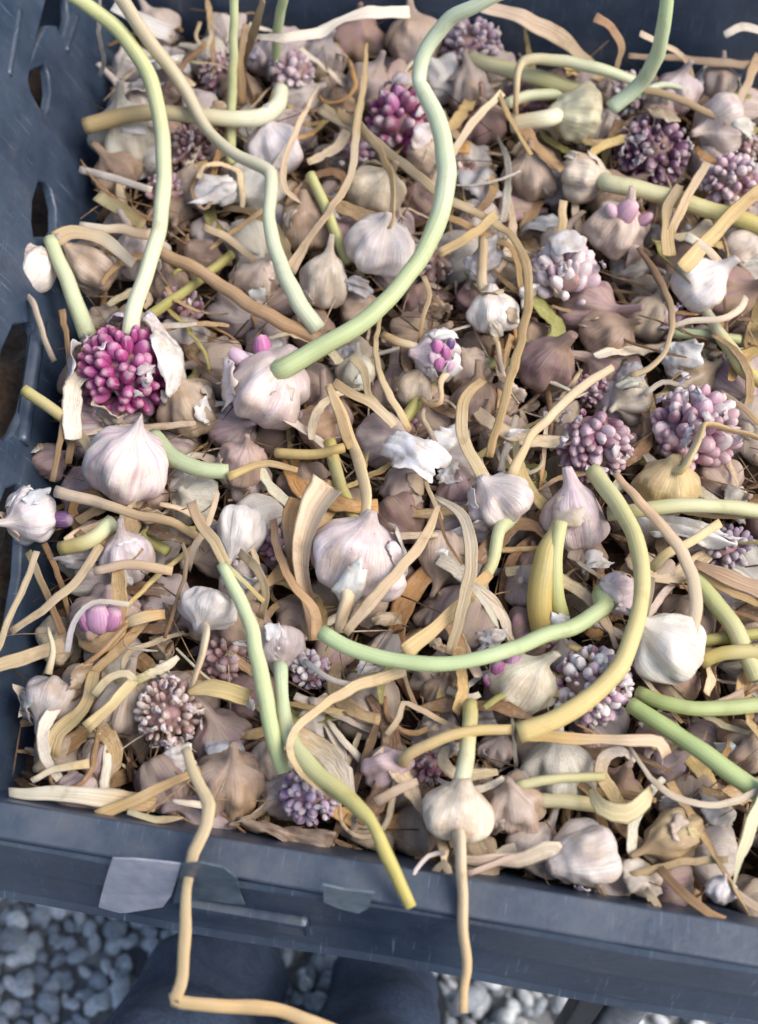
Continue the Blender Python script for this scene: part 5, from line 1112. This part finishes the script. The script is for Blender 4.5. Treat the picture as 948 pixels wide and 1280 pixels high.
# broken heads of bulbils half sunk in the litter
hn = 0; tries = 0; hg = []
while hn < 15 and tries < 3000:
    tries += 1
    px, py = random.uniform(40, 930), random.uniform(90, 1060)
    if not in_crate(at(px, py, 0), .025) or any(math.hypot(px-x, py-y) < d*1.15+14 for x, y, d in HEROES) or any(math.hypot(px-x, py-y) < 90 for x, y in hg): continue
    hg.append((px, py)); pal, cn = random.choice([(BRN, 'brown'), (ROSE, 'rosy'), (PALE, 'pale'), (PALE, 'pale'), (PINK, 'pink'), (WHP, 'white and violet')]); hn += 1
    H(px, py, random.uniform(46, 66), random.randint(34, 60), pal, own_label([f'half sunk {cn} bulbil head', f'broken {cn} bulbil head'], px, py), None, ang=random.uniform(0, 360), tilt=random.uniform(10, 50), h=-8, L=random.uniform(.42, .6), fat=random.uniform(.66, .9), slant=random.uniform(.3, 1), husks=8)

# filler bulbs, most of each hidden by the ones above
PROTO = []
for i in range(9):
    asp = random.choice((1.1, 1.2, 1.35, 1.5)); nl = random.choice((5, 6, 7, 8))
    v, f, st, al, top = bulb_geo(1.0, asp, nl, random.uniform(.18, .32), random.uniform(.13, .22), random.uniform(.2, .8), 900+i, nu=40, bumpy=.14)
    body = mesh('bulb_body', [(x, y, z+asp*.47) for x, y, z in v], f, M_SKIN, st, al)
    v, f, st, al = roots_geo(1.0, asp, 70+i, n=10, long=.26)
    PROTO.append((body, mesh('root_tuft', [(x, y, z+asp*.47) for x, y, z in v], f, M_STEM, st, al), asp))
placed = []
FC = [(W, 'whitish'), (TANW, 'cream'), (TAN, 'tan'), (PINKW, 'pinkish'), (W, 'whitish'), (PINKW, 'pinkish'), (TANW, 'cream'), (CREAM, 'cream'), (TANW, 'cream'), ((.40, .30, .22), 'dull brown')]
tries = 0
while tries < 14000:
    tries += 1
    px, py = random.uniform(-60, 1420), random.uniform(-70, 1330); h = random.uniform(-.024, -.006); p = at(px, py, h); r = random.uniform(.014, .0205)
    if not in_crate(p, .012): continue
    if any((p-q).length < (r+s)*.88 for q, s in placed): continue
    rp = r/mpp(p); cov = max((1 - max(0, math.hypot(px-x, py-y)-0)/(d+rp*.35) for x, y, d in HEROES), default=0)
    if cov > .42: continue
    placed.append((p, r))
    body, rt, asp = random.choice(PROTO); col, cn = random.choice(FC)
    z = axes(random.uniform(0, 360), random.uniform(-10, 70))
    e = bpy.data.objects.new('garlic_bulb', None); COL.objects.link(e); e.matrix_world = frame(z, random.random()*6, p - z*r*.47) @ Matrix.Scale(r, 4); e.empty_display_size = .5
    b = obj('bulb_body', body, e); tints(b, tint=vary(col, .12), purple=random.choice((0, .1, .2, .5, .8)), dirt=random.uniform(.08, .5))
    if random.random() < .6:
        q = obj('root_tuft', rt, e); tints(q, tint=(.34, .22, .12), tint_end=(.50, .38, .25), fibre=.8); q['kind'] = 'stuff'
    tag(e, own_label([f'half buried {cn} garlic bulb'], px, py), 'garlic bulb', HEAPG)
print('filler bulbs', len(placed))

# torn bits of papery skin lying among them
n_ = 0; tries = 0; sg = []
while n_ < 42 and tries < 4000:
    tries += 1
    px, py = random.uniform(20, 940), random.uniform(60, 1060); h = random.uniform(0, .014)
    if not in_crate(at(px, py, h), .02) or any(math.hypot(px-x, py-y) < d*.85 for x, y, d in HEROES) or any(math.hypot(px-x, py-y) < 45 for x, y in sg): continue
    sg.append((px, py)); col, cn = random.choice([(PAPER, 'white'), (PAPER, 'white'), (PGREY, 'grey'), (TANW, 'cream'), ((.50, .38, .26), 'tan'), ((.40, .29, .19), 'brown')])
    w = random.uniform(26, 58); el = random.uniform(.5, 1.1)
    S(px, py, w, w*el, random.uniform(0, 360), random.uniform(30, 65), col, own_label([f'torn {cn} flake of papery skin', f'crumpled {cn} flake of papery skin'], px, py), h=h*1000, crump=random.uniform(.12, .26), rag=.45, curl=.5, bend=random.uniform(.6, 1.0)); n_ += 1

# filler straw
SHAPES = []
for i in range(22):
    n = 4; L = 1.0; kind = ('straight', 'gently bent', 'curved', 'hooked')[i % 4]
    a = 0; P = [Vector((0, 0, 0))]; tot = {'straight': .12, 'gently bent': .7, 'curved': 1.6, 'hooked': 2.8}[kind]*random.choice((-1, 1))
    for k in range(6):
        a += tot/6*(1 if kind != 'hooked' else (.2 if k < 3 else 1.9)); P.append(P[-1] + Vector((math.cos(a)/6, math.sin(a)/6, random.uniform(-.02, .02))))
    c = (P[0]+P[-1])/2; P = [p-c for p in P]
    fl = random.choice((.16, .22, .3, .5, .8)); w = random.choice((.07, .09, .12, .16)) if fl < .4 else random.choice((.06, .08, .10))
    v, f, st, al = sweep(P, [w*random.uniform(.5, 1), w, w*1.05, w, w*.95, w*.8, w*random.uniform(.3, .9)], fl, nsec=8, step=.045, up=Vector((0, 0, 1)), wob=.2, fold=.3 if fl < .4 else 0, twist=random.uniform(-1, 1), ripple=.5)
    SHAPES.append((mesh('dry_leaf', v, f, M_STEM, st, [x for x in al]), kind, fl, w))
SCOL = [(SP, 'pale'), (SW, 'whitish'), (ST, 'tan'), (SP, 'pale'), (SB, 'brown'), (SW, 'whitish'), (SD, 'dark'), ((.44, .30, .15), 'tan'), (SO, 'rusty'), (YS, 'ochre'), (OL, 'olive')]
cnt = 0; tries = 0; grid = []
while cnt < 325 and tries < 9000:
    tries += 1
    px, py = (random.uniform(-5, 955), random.uniform(5, 1090)) if cnt < 255 else (random.uniform(955, 1400), random.uniform(5, 1330)); h = random.uniform(-.010, .018); p = at(px, py, h)
    if not in_crate(p, .022): continue
    if any(math.hypot(px-x, py-y) < d*.72 for x, y, d in HEROES): continue
    if any(math.hypot(px-x, py-y) < 16 for x, y in grid): continue
    grid.append((px, py))
    me, kind, fl, w = random.choice(SHAPES); col, cn = random.choice(SCOL); L = random.uniform(.035, .085)
    up = (Vector((0, -.08, 1)) + Vector((random.uniform(-.4, .4), random.uniform(-.4, .4), 0))).normalized()
    o = obj('dry_leaf', me, None, mat=frame(up, random.random()*6.3, p) @ Matrix.Diagonal((L, L, L*.9, 1)))
    tints(o, tint=vary(col, .15), tint_end=vary(random.choice(SCOL)[0] if random.random() < .25 else col, .15), fibre=random.uniform(.5, .9))
    wd = 'broad' if w > .11 else 'narrow'
    hd = f'{kind} {cn} ' + ('bit of dry leaf' if fl < .4 else 'bit of straw')
    tag(o, own_label([hd, f'{wd} ' + hd], px, py), 'leaf' if fl < .4 else 'straw', 'bits of dry leaf strewn through the garlic')
    if fl >= .4: o.name = 'dry_straw'
    cnt += 1
print('filler leaves', cnt)

# the litter of crumbled straw and skin that fills the gaps: one uncounted mass
def litter(name, label, test, xs, ys, level, n, spread=(-.044, -.012)):
    V, F, n0 = [], [], 0
    nx, ny = 64, 64
    base = []
    for j in range(ny+1):
        for i in range(nx+1):
            x = xs[0]+(xs[1]-xs[0])*i/nx; y = ys[0]+(ys[1]-ys[0])*j/ny
            z = level(x, y) - .040 + .010*noise.noise((x*38, y*38, 1)) + .006*noise.noise((x*90, y*90, 5))
            base.append((x, y, z))
    bf = [(j*(nx+1)+i, j*(nx+1)+i+1, (j+1)*(nx+1)+i+1, (j+1)*(nx+1)+i) for j in range(ny) for i in range(nx)]
    V += base; F += bf; A = [0.3]*len(base)
    k = 0
    while k < n:
        x, y = random.uniform(*xs), random.uniform(*ys)
        if not test(Vector((x, y, 0))): continue
        k += 1; z = level(x, y) + random.uniform(*spread)
        L = random.choice((.008, .012, .018, .026, .036)); w = random.uniform(.0012, .0045); a = random.random()*6.3; b = random.uniform(-.5, .5); cv = random.uniform(-1.6, 1.6)
        if k % 9 == 0: L = random.uniform(.03, .07); w = random.uniform(.0006, .0014); z += .020
        elif k % 4 == 0: L = random.uniform(.008, .018); w = L*random.uniform(.5, .9); cv *= .5
        d = Vector((math.cos(a)*math.cos(b), math.sin(a)*math.cos(b), math.sin(b))); s = Vector((-math.sin(a), math.cos(a), random.uniform(-.7, .7))).normalized(); u = d.cross(s)
        m = len(V); p = Vector((x, y, z)); t = w*random.uniform(.1, .35)
        for q in range(4):
            e = (q/3-.5); c = p + d*(L*e) + u*(L*cv*.25*(e*e-.1)); ww = w*(1-.5*abs(e*2)**2)
            V += [tuple(c-s*ww/2), tuple(c+u*t), tuple(c+s*ww/2), tuple(c-u*t*.4)]
        A += [random.random()]*16
        for q in range(3):
            for r_ in range(4): F.append((m+q*4+r_, m+q*4+(r_+1) % 4, m+(q+1)*4+(r_+1) % 4, m+(q+1)*4+r_))
        F.append((m+3, m+2, m+1, m)); F.append((m+12, m+13, m+14, m+15))
    me = mesh(name, V, F, M_CHAFF, None, None, smooth=False)
    at_ = me.attributes.new('bit', 'FLOAT', 'POINT'); at_.data.foreach_set('value', A)
    o = obj(name, me); tag(o, label, 'straw litter', None, 'stuff'); return o
def chaff_mat():
    t = NT('chaff'); tc = t.new('ShaderNodeTexCoord'); b = t.attr('bit', 'GEOMETRY')
    r = t.new('ShaderNodeValToRGB'); t.link(b.outputs['Fac'], r.inputs[0]); e = r.color_ramp.elements
    e[0].color = (.06, .034, .02, 1); e[1].color = (.56, .46, .36, 1)
    for p, c in ((.35, (.11, .065, .036, 1)), (.6, (.24, .145, .07, 1)), (.85, (.42, .28, .15, 1))): q = e.new(p); q.color = c
    f = t.noise(tc.outputs['Object'], 300, 3, .6)
    c = t.mix(t.ramp(f, .35, .7), r.outputs[0], t.mix(1.0, r.outputs[0], (.6, .55, .5), 'MULTIPLY'))
    return t.done(c, .7, t.bump(f, .0006, .5), .25)
M_CHAFF = chaff_mat()
litter('straw_litter', 'crumbled brown straw and skin litter between the garlic bulbs in the crate', lambda p: in_crate(p, .004), (-.335, XR-.03), (YC+.022, YB-.012), lambda x, y: HZ + SLOPE*y, 8000)

# the next crate to the left, glimpsed through the openings of the wall
def neighbour():
    e = bpy.data.objects.new('plastic_crate', None); COL.objects.link(e); e.location = (-.78, .15, ZF-.02)
    tag(e, 'neighbouring dark crate of garlic glimpsed through the left wall openings', 'crate')
    x0, x1, y0, y1, z0, z1 = -1.10, -.47, -.22, .50, ZF-.02, ZF+.12
    for nm, bx in (('wall', (x0, x1, y0, y0+.004, z0, z1)), ('wall', (x0, x1, y1-.004, y1, z0, z1)), ('wall', (x0, x0+.004, y0+.005, y1-.005, z0, z1)), ('wall', (x1-.004, x1, y0+.005, y1-.005, z0, z1)), ('crate_floor', (x0+.005, x1-.005, y0+.005, y1-.005, z0, z0+.004))):
        o = bm_obj(nm, box_geo(*bx, b=.001), M_PLASTIC, e); o.location = -e.location
    for x, y in ((-.46, -.2), (-.46, .48), (-1.08, -.2), (-1.08, .48)):
        o = bm_obj('leg', box_geo(x-.02, x+.02, y-.02, y+.02, 0, z0-.001), M_DARKMETAL, e); o.location = -e.location
    lv = lambda x, y: z1 + .03
    litter('straw_litter', 'straw litter in the neighbouring crate behind the left wall', lambda p: x0+.02 < p.x < x1-.02 and y0+.02 < p.y < y1-.02, (x0+.006, x1-.006), (y0+.006, y1-.006), lv, 1500, (-.04, .0))
    spots = [(-.52, -.06), (-.53, .02), (-.51, .09), (-.52, .16), (-.53, .24), (-.51, .31), (-.52, .39)]
    for i, (x, y) in enumerate(spots):
        r = .022; body, rt, asp = PROTO[i % 9]; col, cn = [(W, 'whitish'), (TANW, 'cream'), (TAN, 'tan'), (BROWN, 'brown'), (GREY, 'grey'), (PINKW, 'pinkish'), (LILAC, 'mauve')][i]
        z = axes(random.uniform(0, 360), random.uniform(10, 60)); p = Vector((x, y, z1 + .005))
        b = bpy.data.objects.new('garlic_bulb', None); COL.objects.link(b); b.matrix_world = frame(z, random.random()*6, p - z*r*.47) @ Matrix.Scale(r, 4)
        q = obj('bulb_body', body, b); tints(q, tint=vary(col, .1), purple=.2, dirt=.4)
        tag(b, f'{cn} garlic bulb in the neighbouring crate seen behind the left wall', 'garlic bulb', 'bulbs in the neighbouring crate')
neighbour()
for o in list(COL.objects):
    if o.type == 'MESH' and o.parent is None and 'category' not in o and 'kind' not in o: print('untagged', o.name)
